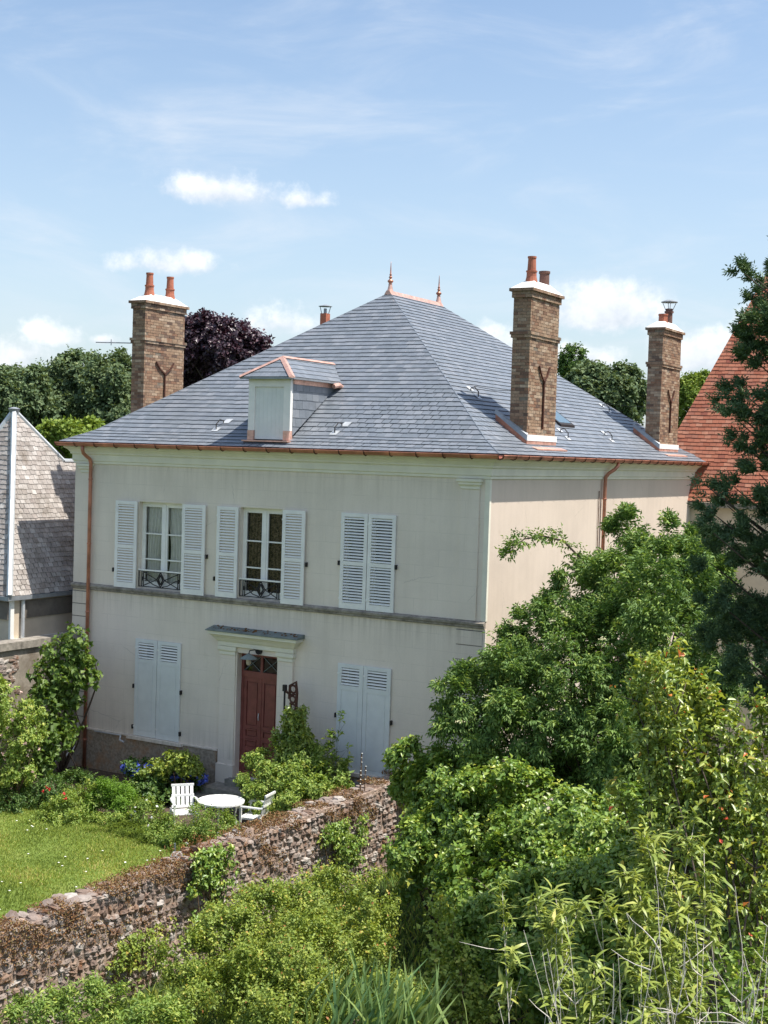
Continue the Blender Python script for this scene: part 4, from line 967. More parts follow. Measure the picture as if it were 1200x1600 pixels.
# boundary wall on the left, running from the house corner towards the viewer
bw_ = empty('boundary_wall', (-11.35, -4, -1), 'tall crumbling plastered wall with a stone coping at the left edge, joining the house corner', 'wall')
MB().box(-.22, .1, -26, 3.99, -.8, 3.14).build('wall', M['old_plaster'], bw_)
for k in range(20):
    y1 = 3.99-k*1.02; w_ = MB().box(-.28, .17, y1-1.01, y1, 3.145+(k % 3)*.004, 3.32+(k % 3)*.006).build('coping_stone', M['ledge'], bw_)

# ------------------------------------------------------------------ rubble garden wall, perpendicular to the facade
gw = empty('garden_wall', (-1.9, -6, -1.8), 'low rubble stone garden wall with mossy top running from the house towards the lower left', 'stone wall')
rng = random.Random(31)
def stone_mesh(r, flat):
    mb = MB(); n1, n2 = 4, 7; pts = []
    ph = [r.uniform(.75, 1.15) for _ in range(40)]; k = 0
    mb.v.append((0, 0, -.5*flat)); 
    for i in range(1, n1):
        t = math.pi*i/n1
        for j in range(n2):
            a = 2*math.pi*j/n2+.3*i; rr = ph[k % 40]; k += 1
            s_ = math.sin(t)**.55
            mb.v.append((.5*math.cos(a)*s_*rr, .5*math.sin(a)*s_*rr, -.5*flat*math.cos(t)*rr))
    mb.v.append((0, 0, .5*flat)); L_ = len(mb.v)-1
    for j in range(n2): mb.f.append((0, 1+(j+1) % n2, 1+j)); mb.f.append((L_, L_-n2+j, L_-n2+(j+1) % n2))
    for i in range(n1-2):
        for j in range(n2):
            a = 1+i*n2+j; b = 1+i*n2+(j+1) % n2; mb.f.append((a, b, b+n2, a+n2))
    return mb
protos = [stone_mesh(rng, 1.0) for _ in range(9)]; pm = []
for p in protos:
    me = bpy.data.meshes.new('stone'); me.from_pydata(p.v, [], p.f); me.materials.append(M['stone']); pm.append(me)
def wtop(y): return (0.10 if y > -6.95 else 0.03) + .02*math.sin(y*1.7)
XF = -1.80
MB().box(-.25, .085, -9, -.75, 0, 1.80).box(-.25, .185, -.75, 5.97, 0, 1.87).build('rubble_core', M['rubble_core'], gw)
stones = []
y = -0.05; 
def face_x(y): return XF+(.10 if y > -6.75 else 0)
z = -1.7
while z < 0.12:
    h = rng.uniform(.09, .17); y = -0.02
    while y > -14.5:
        w = rng.uniform(.08, .22)*(1.0 if rng.random() > .12 else 1.6); t_ = wtop(y)
        if z+h*.5 < t_-.02: stones.append((face_x(y)-.035+rng.uniform(-.02, .025), y-w/2, z+h/2+rng.uniform(-.02, .02), .14, w*rng.uniform(.98, 1.12), min(h, t_-z)*rng.uniform(.95, 1.2)))
        y -= w*1.0
    z += h*.93
y = -.02
while y > -14.5:     # capping stones lying across the top
    w = rng.uniform(.14, .34)
    for xx in (-2.16, -1.94): stones.append((xx+rng.uniform(-.03, .03)+(face_x(y)-XF), y-w/2, wtop(y)-.03+rng.uniform(-.02, .02), .28, w*1.08, rng.uniform(.09, .15)))
    y -= w
gp = V3(gw.location)
def vis(s):   # how large it shows
    d = (V3(s[:3])-CAM).length; return s[4]*s[5]/d/d if s[1] < -1.0 else 0
stones.sort(key=vis, reverse=True)
V = []; F = []; nv = 0
for i, s in enumerate(stones):
    k = i % 9; rot = rng.uniform(0, 6.28)
    if i < 290:
        o = link('stone', pm[k], gw); o.location = V3(s[:3])-gp; o.scale = (s[3], s[4], s[5]); o.rotation_euler = (rng.uniform(-.9, .9), rng.uniform(-.3, .3), rng.choice((0, math.pi)))
    else:
        pv_ = np.array(protos[k].v)*np.array(s[3:6])*np.array([rng.choice((-1, 1)), 1, 1]) + np.array(V3(s[:3])-gp)
        V.append(pv_); F += [tuple(nv+q for q in f) for f in protos[k].f]; nv += len(pv_)
me = bpy.data.meshes.new('stones'); me.from_pydata([tuple(v) for v in np.concatenate(V)], [], F); me.materials.append(M['stone']); link('stones', me, gw, 'stuff')
bq = V3(bw_.location)
for k in range(95):     # bare stones showing where the plaster of the boundary wall has fallen
    yy = -2.1-abs(rng.gauss(0, 1.5)); zz = 1.95-abs(rng.gauss(0, .5)); o = link('stone', pm[k % 9], bw_)
    o.location = V3((-11.255, yy, zz))-bq; o.scale = (.08, rng.uniform(.12, .34), rng.uniform(.08, .18)); o.rotation_euler = (rng.uniform(-.3, .3), 0, 0)
# moss cushions along the top and on the near face
r = np.random.default_rng(4); n = 30000
y_ = -r.uniform(0, 14, n); top = r.random(n) < .55; zt = np.where(y_ > -6.95, .10, .03)
x_ = np.where(top, r.uniform(-2.28, -1.72, n), XF+np.where(y_ > -6.75, .10, 0)+r.uniform(.02, .07, n)); z_ = np.where(top, zt+r.uniform(-.01, .06, n), zt-np.abs(r.normal(0, .38, n)))
patch = np.sin(y_*2.1)+np.sin(y_*5.3+z_*6)+np.sin(z_*9+y_*1.3); kp = top & (patch > -.5) | (~top & (patch > np.where(y_ < -9.0, -.8, .75)))
B = np.stack([x_, y_, z_], 1)[kp]-np.array(gp); n = len(B)
A = unit(r.normal(size=(n, 3))+np.array([.5, 0, .6])); NR = unit(r.normal(size=(n, 3))+np.array([.3, 0, 1]))
M['moss_leaf'] = leaf_mat('moss_leaf', [(0, (.14, .07, .035)), (.4, (.24, .125, .055)), (.75, (.32, .22, .12)), (1, (.22, .19, .08))], .95, .1, .1)
leaf_mesh('moss', B, A, NR, r.uniform(.02, .045, n), r.uniform(.018, .035, n), r.random(n), M['moss_leaf'], parent=gw)

# ------------------------------------------------------------------ red tiled roof at the right
rr_ = empty('red_roofed_house', (1.0, 18, 0), 'house with a steep red clay tile roof behind the conifer at the right', 'house')
q0 = V3((1, 18, 0))
TL = V3((0.402, 17.430, 12.082))-q0; BL = V3((-0.782, 14.221, 7.697))-q0; BL2 = V3((-1.431, 13.185, 5.983))-q0
Sd = V3((1, .14, 0)).normalized()
BL2.z = 5.95
TL = V3((BL2.x+2.9, BL2.y+4.1, 12.3))
W_ = 13
# roof plane: eave along Sd, rake up-slope
eA = BL2; eB = BL2+Sd*W_; up_ = V3((-Sd.y, Sd.x, 0))*3.6; rA = eA+Sd*3.05+up_+V3((0, 0, 7.2)); rB = eB+up_+V3((0, 0, 7.2))
MB().poly([tuple(v-dz) for v in (eA, eB, rB, rA)]).poly([tuple(v) for v in (eA, rA, eA+up_*2)]).build('roof', M['tile_bed'], rr_)
CAM = CAMS-q0
lay([([eA, eB, rB, rA], True)], rr_, M['red_tile'], 0.13, 0.19, 0.012, 0.02, 'roof_tile', 'roof_tiles', random.Random(5), nobj=120, jit=.01, gap=.006)
CAM = CAMS
MB().prism([tuple(eA+Sd*.3+V3((0, .3, -.12))), tuple(eB+V3((0, .3, -.12))), tuple(eB+V3((0, .3, -8))), tuple(eA+Sd*.3+V3((0, .3, -8)))], tuple(V3((-Sd.y, Sd.x, 0))), 6).build('wall', M['canvas'], rr_)
MB().prism([tuple(eA+V3((0, 0, -.02))), tuple(eB+V3((0, 0, -.02))), tuple(eB+V3((0, 0, -.16))), tuple(eA+V3((0, 0, -.16)))], (0, 1, 0), .1).build('eave_board', M['ledge'], rr_)

# ------------------------------------------------------------------ garden furniture
def garden_chair(loc, rz, label):
    e = empty('garden_chair', loc, label, 'chair', 'white garden chairs by the table', rz)
    W = 'white_resin'
    s = MB()     # slatted seat
    for k in range(7): s.box(-.23, .23, -.22+k*.066, -.22+k*.066+.054, .415, .435)
    s.box(-.24, -.21, -.23, .24, .39, .43).box(.21, .24, -.23, .24, .39, .43); s.build('seat', M[W], e)
    b = MB()
    for k in range(5):
        x = -.19+k*.095; b.hexa([(x-.034, .235, .47), (x+.034, .235, .47), (x+.034, .255, .47), (x-.034, .255, .47), (x-.034, .345, .90), (x+.034, .345, .90), (x+.034, .365, .90), (x-.034, .365, .90)])
    for zz, yy in ((.46, .235), (.68, .292), (.89, .345)): b.box(-.24, .24, yy-.004, yy+.03, zz, zz+.045)
    b.build('backrest', M[W], e)
    for sx in (-1, 1):
        MB().hexa([(sx*.25-.022, -.22, 0), (sx*.25+.022, -.22, 0), (sx*.25+.022, -.17, 0), (sx*.25-.022, -.17, 0), (sx*.25-.02, -.21, .64), (sx*.25+.02, -.21, .64), (sx*.25+.02, -.17, .64), (sx*.25-.02, -.17, .64)]).build('leg', M[W], e)
        MB().hexa([(sx*.25-.022, .30, 0), (sx*.25+.022, .30, 0), (sx*.25+.022, .35, 0), (sx*.25-.022, .35, 0), (sx*.25-.02, .24, .46), (sx*.25+.02, .24, .46), (sx*.25+.02, .28, .46), (sx*.25-.02, .28, .46)]).build('leg', M[W], e)
        MB().tube([(sx*.25, -.26, .625), (sx*.27, -.2, .655), (sx*.275, 0, .66), (sx*.265, .22, .655), (sx*.23, .30, .66)], .024, 6).build('armrest', M[W], e)
    return e
garden_chair((-5.268, -3.211, -1.000), R(48), 'white slatted garden chair left of the round table, its back to the hydrangeas')
garden_chair((-3.939, -2.587, -1.000), R(-80), 'white slatted garden chair right of the round table, beside the rubble wall')
gt = empty('garden_table', (-4.552, -2.921, -1.000), 'round white garden table between the two white chairs', 'table')
tm = MB()
for k in range(9):
    yv = -.40+k*.1; hw = math.sqrt(max(.0, .46**2-(yv)**2)); tm.box(-hw, hw, yv-.042, yv+.042, .70, .716)
tm.build('tabletop', M['white_resin'], gt)
MB().lathe((0, 0, .69), [(.45, 0), (.49, 0), (.49, .035), (.45, .035), (.45, 0)], 28, False).build('rim', M['white_resin'], gt)
for k in range(4):
    a = k*math.pi/2+.5; MB().tube([(.38*math.cos(a), .38*math.sin(a), 0), (.30*math.cos(a), .30*math.sin(a), .40), (.34*math.cos(a), .34*math.sin(a), .70)], .018, 6).build('leg', M['white_resin'], gt)
# pots by the step
for i, (p, lab) in enumerate((((-7.455, 0.247, -1.000), 'square terracotta planter beside the door steps'), ((-7.500, 0.532, -1.000), 'round terracotta pot standing against the door steps'))):
    e = empty('flower_pot', p, lab, 'flower pot', 'terracotta pots by the door')
    if i == 0: MB().hexa([(-.22, -.12, 0), (.22, -.12, 0), (.22, .12, 0), (-.22, .12, 0), (-.27, -.16, .26), (.27, -.16, .26), (.27, .16, .26), (-.27, .16, .26)]).box(-.28, .28, -.17, .17, .261, .31).build('body', M['terracotta'], e); MB().box(-.25, .25, -.14, .14, .312, .318).build('soil', M['soil'], e)
    else: MB().lathe((.1, .45, 0), [(.10, 0), (.16, .22), (.18, .22), (.18, .27), (.15, .27), (.145, .22)], 14).build('body', M['terracotta'], e); MB().lathe((.1, .45, .23), [(.14, 0), (.01, .01)], 10).build('soil', M['soil'], e)
# old cast-iron pump right of the door
pu = empty('water_pump', (-4.72, -.42, -1.0), 'old black cast-iron hand pump with openwork handle right of the maroon door', 'pump')
MB().tube([(0, 0, 0), (0, 0, 1.3), (0, 0, 2.70)], .022, 8).tube([(0, 0, 2.66), (0, 0, 2.80)], .055, 8).build('rod', M['iron'], pu)
b = MB()
def ringp(c, r1, w, n=10, sx=1.0):
    P = [(c[0]+sx*r1*math.cos(2*math.pi*k/n), c[1], c[2]+r1*math.sin(2*math.pi*k/n)) for k in range(n+1)]; b.tube(P, w, 5, False)
b.tube([(.0, 0, 2.72), (.06, 0, 2.64), (.12, 0, 2.60), (.14, 0, 2.76)], .028, 6)
b.tube([(.13, 0, 2.50), (.14, 0, 2.80), (.30, 0, 2.90), (.33, 0, 2.66), (.32, 0, 2.40), (.36, 0, 2.10), (.34, 0, 1.85)], .034, 6)
ringp((.225, 0, 2.73), .085, .025); ringp((.22, 0, 2.50), .075, .024); ringp((.23, 0, 2.32), .07, .022); b.tube([(.14, 0, 2.60), (.34, 0, 2.62)], .02, 5)
b.tube([(.16, 0, 2.42), (.18, 0, 2.26), (.27, 0, 2.16), (.34, 0, 2.18)], .026, 6)
b.build('handle', M['rust'], pu)
MB().lathe((.14, 0, 0), [(.17, 0), (.17, .04), (.09, .06), (.085, 1.35), (.11, 1.38), (.11, 1.46), (.07, 1.50)], 12).tube([(.14, 0, 1.15), (.14, -.2, 1.15), (.14, -.26, 1.05)], .035, 8).build('body', M['iron'], pu)

# ------------------------------------------------------------------ leaf materials
LM = leaf_mat
M['l_elder'] = LM('elder_leaf', [(0, (0.084, 0.158, 0.039)), (.5, (0.148, 0.255, 0.063)), (.85, (0.298, 0.415, 0.101)), (1, (0.476, 0.537, 0.142))], .55, .25)
M['l_ivy'] = LM('ivy_leaf', [(0, (0.114, 0.215, 0.037)), (.5, (0.202, 0.320, 0.057)), (.85, (0.374, 0.465, 0.089)), (1, (0.685, 0.620, 0.129))], .38, .25, .5)
M['l_yel'] = LM('yellow_green_leaf', [(0, (0.149, 0.230, 0.044)), (.5, (0.254, 0.337, 0.061)), (.85, (0.404, 0.461, 0.085)), (.97, (0.573, 0.479, 0.109)), (1, (0.531, 0.230, 0.096))], .5, .3)
M['l_pear'] = LM('pear_leaf', [(0, (0.148, 0.232, 0.048)), (.45, (0.270, 0.361, 0.070)), (.8, (0.430, 0.485, 0.097)), (.93, (0.618, 0.510, 0.120)), (.97, (0.914, 0.302, 0.120)), (1, (1.075, 0.162, 0.097))], .38, .28, .6)
M['l_peach'] = LM('peach_leaf', [(0, (0.185, 0.254, 0.058)), (.5, (0.287, 0.362, 0.079)), (.9, (0.453, 0.487, 0.119)), (1, (0.618, 0.539, 0.158))], .42, .3, .5)
M['l_con'] = LM('cypress_spray', [(0, (0.059, 0.113, 0.051)), (.6, (0.115, 0.190, 0.087)), (.9, (0.225, 0.312, 0.139)), (1, (0.411, 0.427, 0.153))], .7, .08)
M['l_dark'] = LM('dark_shrub_leaf', [(0, (0.046, 0.109, 0.024)), (.6, (0.095, 0.173, 0.037)), (.9, (0.210, 0.309, 0.076)), (1, (0.357, 0.419, 0.134))], .45, .22)
M['l_mid'] = LM('garden_leaf', [(0, (0.120, 0.209, 0.046)), (.5, (0.216, 0.324, 0.062)), (.85, (0.377, 0.459, 0.100)), (1, (0.646, 0.606, 0.151))], .5, .28)
M['l_bright'] = LM('bright_leaf', [(0, (0.112, 0.225, 0.022)), (.6, (0.175, 0.325, 0.031)), (1, (0.275, 0.425, 0.056))], .5, .32)
M['l_vine'] = LM('vine_leaf', [(0, (0.076, 0.137, 0.029)), (.6, (0.129, 0.209, 0.040)), (1, (0.235, 0.305, 0.072))], .5, .3)
M['l_wood'] = LM('woodland_leaf', [(0, (0.081, 0.126, 0.066)), (.5, (0.130, 0.189, 0.092)), (.85, (0.201, 0.258, 0.117)), (1, (0.284, 0.318, 0.154))], .7, .2, .2)
M['l_lime'] = LM('lime_leaf', [(0, (0.128, 0.203, 0.039)), (.6, (0.219, 0.304, 0.053)), (1, (0.311, 0.371, 0.088))], .6, .25, .2)
M['l_purple'] = LM('copper_beech_leaf', [(0, (0.032, 0.021, 0.032)), (.6, (0.065, 0.037, 0.053)), (.9, (0.108, 0.058, 0.074)), (1, (0.158, 0.092, 0.106))], .4, .12, .5, tcol=(1.4, .6, .6))
M['l_rust'] = LM('dry_rusty_leaf', [(0, (0.120, 0.060, 0.024)), (.6, (0.240, 0.108, 0.042)), (1, (0.336, 0.168, 0.060))], .8, .2)
M['l_grass'] = LM('grass_blade', [(0, (0.174, 0.243, 0.050)), (.5, (0.293, 0.370, 0.070)), (.85, (0.421, 0.467, 0.099)), (1, (0.655, 0.545, 0.224))], .6, .3)
M['l_iris'] = LM('iris_blade', [(0, (0.112, 0.216, 0.083)), (.6, (0.203, 0.306, 0.112)), (1, (0.338, 0.432, 0.135))], .45, .25)

# ------------------------------------------------------------------ distant trees
far = [
 ('l_wood', (-66.014, 50.560, 9.631), (3.4, 3.6, 2.9), 'round dark-green tree at the far left edge above the old slate roof', 9),
 ('l_wood', (-72.335, 61.935, 9.633), (3.3, 3.6, 2.9), 'shadowy tree in the gap between the edge tree and the tall woodland tree', 10),
 ('l_wood', (-71.240, 64.943, 10.896), (4.2, 4.2, 3.9), 'tallest woodland tree left of the left chimney', 11),
 ('l_wood', (-62.737, 60.587, 10.321), (3.2, 3.5, 3.9), 'woodland tree partly hidden by the left brick chimney', 12),
 ('l_lime', (-36.893, 26.825, 7.154), (1.5, 1.7, 1.1), 'small yellow-green tree below the woodland, just over the eave of the house', 13),
 ('l_purple', (-54.582, 63.164, 13.816), (3.9, 4.2, 3.8), 'dark purple copper beech behind the roof, right of the left chimney', 14),
 ('l_wood', (-27.160, 76.627, 11.685), (3.1, 3.4, 2.6), 'rounded tree behind the roof between the two right chimneys', 15),
 ('l_dark', (-30.836, 79.251, 14.307), (1.0, 1.0, 2.0), 'small pointed conifer top rising left of the rounded tree behind the roof', 16),
 ('l_lime', (-18.381, 72.407, 10.608), (2.2, 2.4, 2.9), 'light green tree between the rear right chimney and the red tiled roof', 18)]
for (mt, c, rad, lab, sd) in far:
    rg_ = np.random.default_rng(sd); bl = [(c, rad)]
    for k in range(7):
        a = rg_.uniform(0, 6.28); e2 = rg_.uniform(-.2, 1.1); s_ = rg_.uniform(.35, .55)
        bl.append(((c[0]+rad[0]*.75*math.cos(a)*math.cos(e2), c[1]+rad[1]*.75*math.sin(a)*math.cos(e2), c[2]+rad[2]*.72*math.sin(e2)), tuple(s_*q for q in rad)))
    h = c[2]-rad[2]+1.8
    small = rad[0] < 2.5; narrow = rad[0] < 1.1
    if narrow: bl = [(c, rad)]
    base = (c[0], c[1], -1.8)
    plant('tree', lab, 'tree', base, bl, 1100 if narrow else (4200 if small else 9000), M[mt], 'bark', 'trees beyond the roof', sd, trunk=(.28 if not small else .16, max(2.0, h*.9)), ntgt=22, r0=.16 if not small else .08, lumpy=.22, shell=.15, nclump=150 if not small else 60, csig=.12, inner=.35,
          per=4, slen=.55 if not small else .4, leaf=(.42, .30) if not small else (.30, .2), up=.5, rnd=.7, droop=.1, jit=.4)

# ------------------------------------------------------------------ near and middle vegetation
# elder against the right-hand side of the house
bl = [((3.204, -1.869, 2.698), (1.95, 1.7, 1.75)), ((2.236, -3.016, 2.509), (1.15, 1.1, 1.0)), ((1.424, -3.482, 2.597), (.62, .55, .5)), ((1.931, -3.437, 2.242), (.95, .9, .75)), ((1.111, -3.653, 2.819), (.22, .25, .18)), ((3.393, -0.518, 4.464), (1.05, 1.1, 1.0)), ((3.578, 0.773, 5.028), (.9, 1.1, .85)),
      ((2.372, -1.702, 4.167), (.48, .7, .5)), ((2.163, -2.079, 3.637), (.6, .8, .55)), ((4.450, -1.677, 3.696), (1.3, 1.2, 1.6)), ((3.906, -2.656, 1.909), (1.7, 1.2, 1.0)), ((4.282, -0.563, 4.842), (.8, .9, .7)), ((1.834, -2.880, 2.976), (.5, .6, .5)), ((2.478, -0.910, 4.920), (.38, .5, .36)), ((2.940, 0.431, 5.583), (.45, .6, .38))]
el_ = plant('elder_tree', 'big dark green elder with cream flower heads covering the right-hand corner of the house', 'tree', (3.2, -1.6, -1.8), bl, 21000, M['l_elder'], 'bark', None, 41, trunk=(.12, 1.0), ntgt=30, r0=.05, lumpy=.2, shell=.13, nclump=420, csig=.09, inner=.2,
            per=7, slen=.19, leaf=(.115, .046), up=.15, rnd=.45, mode='pinnate', droop=.35, fold=.12, clip=lambda B: (B[:, 0] > .04) | (B[:, 1] < -.04))
# the arching shoot
rg_ = np.random.default_rng(5)
cv = [(2.450, -1.030, 5.173), (2.206, -1.272, 5.477), (1.963, -1.640, 5.563), (1.689, -1.917, 5.509), (1.528, -2.133, 5.350), (1.380, -2.229, 5.138)]
cv = np.array(cv)-np.array((3.2, -1.6, -1.8)); t_ = rg_.uniform(0, 4.99, 95); i_ = t_.astype(int); P_ = cv[i_]+(cv[i_+1]-cv[i_])*(t_-i_)[:, None]+rg_.normal(size=(95, 3))*.05
sprigs('arching_shoot', M['l_elder'], P_, unit(rg_.normal(size=(95, 3))*.6+np.array([-.4, -.2, .3])), rg_, per=7, slen=.17, leaf=(.10, .042), mode='pinnate', parent=el_, droop=.4, tintlo=.35, kind=None)
MB().tube([tuple(p) for p in cv], [.022, .02, .018, .014, .01, .006], 6).build('branch', M['bark'], el_)
# flower heads
nf = 170; Pf, Nf = blob_points([((b[0][0]-3.2, b[0][1]+1.6, b[0][2]+1.8), b[1]) for b in bl], nf, rg_, .15, .04)
th = rg_.uniform(0, 6.28, (nf, 26)); rr2 = np.sqrt(rg_.random((nf, 26)))*.085
q_ = np.stack([np.cos(th)*rr2, np.sin(th)*rr2, rg_.normal(size=th.shape)*.012-rr2*.2], -1)+(Pf+Nf*.05)[:, None, :]
q_ = q_.reshape(-1, 3); nn_ = len(q_); leaf_mesh('flower_heads', q_, unit(rg_.normal(size=(nn_, 3))*[1, 1, .2]), np.tile([0, 0, 1.], (nn_, 1)), np.full(nn_, .032), np.full(nn_, .03), np.zeros(nn_), M['cream_flower'], parent=el_)

# ivy thicket over the far end of the wall and down to the right
bl = [((0.619, -3.438, 1.178), (.75, .7, .5)), ((1.471, -4.223, 1.045), (.8, .7, .6)), ((1.775, -3.935, 0.976), (1.1, .9, .8)), ((1.859, -5.061, 0.609), (.75, .6, .75)), ((2.887, -4.693, 0.698), (1.2, 1.0, .95)), ((4.118, -5.137, 0.689), (1.25, 1.0, .9)), ((5.194, -5.427, 0.946), (1.2, 1.0, .9)),
      ((3.922, -6.427, 0.260), (1.2, .9, .85)), ((5.232, -6.822, 0.329), (1.2, .9, .85)), ((6.372, -7.068, 0.717), (1.1, .9, .9)), ((4.029, -7.543, -0.186), (.7, .6, .7)), ((5.198, -7.908, -0.197), (1.1, .8, .8)), ((6.432, -8.225, 0.001), (1.1, .8, .8)), ((1.448, -5.658, 0.348), (.3, .35, .7)), ((6.831, -6.200, 1.227), (1.0, .9, 1.0))]
plant('ivy_thicket', 'dense bright green ivy thicket spilling over the far end of the rubble wall', 'ivy', (1.2, -3.6, -1.8), bl, 19000, M['l_ivy'], 'bark', None, 51, ntgt=24, r0=.03, lumpy=.22, shell=.10, nclump=420, csig=.11, inner=.25,
      per=6, slen=.2, leaf=(.115, .085), up=.3, rnd=.5, droop=.35, jit=.35, clip=lambda B: (B[:, 1] < -.04) & (B[:, 0] > -2.4))
# yellow-green shrub in front of the wall
bl = [((1.083, -7.858, -0.103), (.75, .7, .55)), ((1.758, -7.813, -0.083), (.45, .55, .6)), ((0.931, -8.868, -0.049), (.75, .6, .5)), ((0.574, -9.662, -0.229), (.55, .45, .5)), ((0.364, -10.365, -0.295), (.45, .35, .4)), ((1.834, -9.516, -0.334), (.9, .7, .6)), ((2.401, -8.849, -0.514), (.5, .5, .7)), ((1.544, -10.503, -0.536), (.75, .55, .55)), ((2.586, -10.479, -0.567), (.8, .6, .55)), ((0.708, -10.993, -0.655), (.4, .35, .35)), ((3.532, -9.702, -0.612), (.6, .5, .5))]
plant('spiraea_bush', 'yellow-green small-leaved bush in front of the rubble wall, bottom centre', 'bush', (.6, -9.0, -1.8), bl, 13500, M['l_yel'], 'twig', None, 61, ntgt=26, r0=.02, lumpy=.3, shell=.2, nclump=260, csig=.14, inner=.08,
      per=6, slen=.17, leaf=(.062, .038), up=.45, rnd=.55, droop=.15, jit=.45, tipbright=.25, clip=lambda B: B[:, 0] > -1.62)
# trailing ivy on the wall face
def wall_ivy(lab, y0, y1, z0, z1, n, sd, mt='l_ivy', size=.085):
    g_ = np.random.default_rng(sd); t = g_.random(n); yy = y0+(y1-y0)*t+g_.normal(size=n)*.12
    zz = z1-(z1-z0)*np.abs(g_.normal(0, .45, n)); ok = (zz > z0) & (np.sin(yy*5+zz*4)+np.sin(zz*7-yy*3)+g_.normal(size=n)*.5 > -.6)
    yy, zz = yy[ok], zz[ok]; xx = np.where(yy > -6.75, -1.66, -1.75)+np.abs(g_.normal(0, .06, len(yy)))+.03
    e = empty('ivy', (-1.7, (y0+y1)/2, -1.8), lab, 'ivy', 'ivy trails on the rubble wall')
    P = np.stack([xx, yy, zz], 1)-np.array(e.location); sprigs('foliage', M[mt], P, np.tile([1., -.1, .2], (len(P), 1)), g_, per=4, slen=.11, leaf=(size, size*.8), rnd=.4, droop=.5, parent=e)
    mb = MB()
    for k in range(5):
        ys = y0+(y1-y0)*(k+.5)/5; mb.tube([(.02, ys-(y0+y1)/2, .2), (.06, ys-(y0+y1)/2+.1, .9), (.06, ys-(y0+y1)/2-.1, z1+1.8)], .012, 5)
    mb.build('stem', M['twig'], e)
wall_ivy('ivy tumbling over the step in the rubble wall, in the middle of the wall', -7.55, -6.75, -1.2, .16, 520, 71)
wall_ivy('thin ivy trails hanging on the rubble wall just left of the big thicket', -3.6, -2.1, -1.6, -.25, 620, 72, size=.075)
wall_ivy('sparse yellow-green ivy low on the near part of the rubble wall', -9.6, -8.2, -1.7, -.75, 300, 73, 'l_yel', .07)
# rusty dry patch on top of the step
g_ = np.random.default_rng(8); n = 420; e = empty('dry_creeper', (-1.95, -7.0, .0), 'rusty dry creeper on top of the wall above the ivy step', 'creeper')
P = np.stack([g_.normal(0, .16, n), g_.normal(0, .5, n), np.abs(g_.normal(.02, .10, n))], 1); sprigs('foliage', M['l_rust'], P, unit(g_.normal(size=(n, 3))*.5+[0, 0, 1]), g_, per=4, slen=.08, leaf=(.045, .022), parent=e)

# ---- pear tree at the right with reddish tips
def shoots(name, label, cat, base, tips, mat, leaf, seed, mode='alt', nper=60, cover=.55, rad=.12, stem='bark', r0=.02, slen=.09, per=4, root=.12, **kw):
    g_ = np.random.default_rng(seed); e = empty(name, base, label, cat); b = np.array(base); P = []; Nn = []; mb = MB()
    for tp in tips:
        T = np.array(tp)-b; st = np.array([g_.normal()*root, g_.normal()*root, -.05]); s = np.linspace(0, 1, 12)[:, None]
        bend = g_.normal(size=3)*np.linalg.norm(T)*.05; bend[2] = 0
        C_ = st+(T-st)*np.concatenate([s**1.25, s**1.25, s**.9], 1)+np.sin(s*math.pi)*bend+g_.normal(size=(12, 3))*.012
        C_[-1] = T; mb.tube([tuple(c) for c in C_], [r0*(1-.85*k/11) for k in range(12)], 6)
        n = int(nper*g_.uniform(.7, 1.3)); t = 1-np.abs(g_.normal(0, cover*.5, n)); t = np.clip(t, .05, .999); i = (t*11).astype(int); q = C_[i]+(C_[np.minimum(i+1, 11)]-C_[i])*(t*11-i)[:, None]
        off = g_.normal(size=(n, 3))*rad*(.35+(1-t)[:, None]*1.6); P.append(q+off); Nn.append(unit(off+(T-st)/np.linalg.norm(T-st)*.12))
        for k in range(5):
            j = g_.integers(4, 11); q0_ = C_[j]; d_ = unit(g_.normal(size=3)*.8+(T-st)/np.linalg.norm(T-st)); mb.tube([tuple(q0_), tuple(q0_+d_*.15), tuple(q0_+d_*.3*g_.uniform(.5, 1.3)+[0, 0, .03])], [r0*.35, r0*.28, r0*.12], 5)
    mb.build('stem', M[stem], e, smooth=True)
    sprigs('foliage', M[mat], np.concatenate(P), np.concatenate(Nn), g_, per=per, slen=slen, leaf=leaf, mode=mode, parent=e, **kw)
    return e
pear_t = [(7.319, -11.291, 4.927), (7.509, -11.414, 4.890), (7.694, -11.071, 4.997), (7.847, -10.995, 4.735), (8.065, -11.106, 4.597), (8.484, -10.980, 4.592), (8.661, -10.995, 4.546), (7.214, -11.369, 4.571), (8.284, -11.105, 4.378), (8.650, -11.139, 4.084), (7.213, -11.651, 3.522), (7.482, -11.463, 4.193), (7.722, -11.324, 4.202), (8.002, -11.286, 4.022), (8.369, -11.316, 3.801), (8.647, -11.167, 3.538), (7.657, -11.500, 3.733), (7.998, -11.429, 3.492), (8.336, -11.361, 3.254), (8.727, -11.261, 3.022), (7.732, -11.554, 4.100), (8.835, -11.160, 3.839), (8.470, -11.240, 4.146), (8.658, -11.438, 2.576), (7.493, -11.325, 4.526), (8.050, -11.130, 4.283)]
shoots('pear_tree', 'young fruit tree with glossy light green leaves and reddish shoot tips, right edge', 'tree', (9.141, -12.063, -1.800), pear_t, 'l_pear', (.085, .05), 81, nper=98, cover=.32, rad=.15, r0=.03, slen=.09, per=4, root=.3, droop=.5, hang=.1, fold=.28, tipbright=.18)
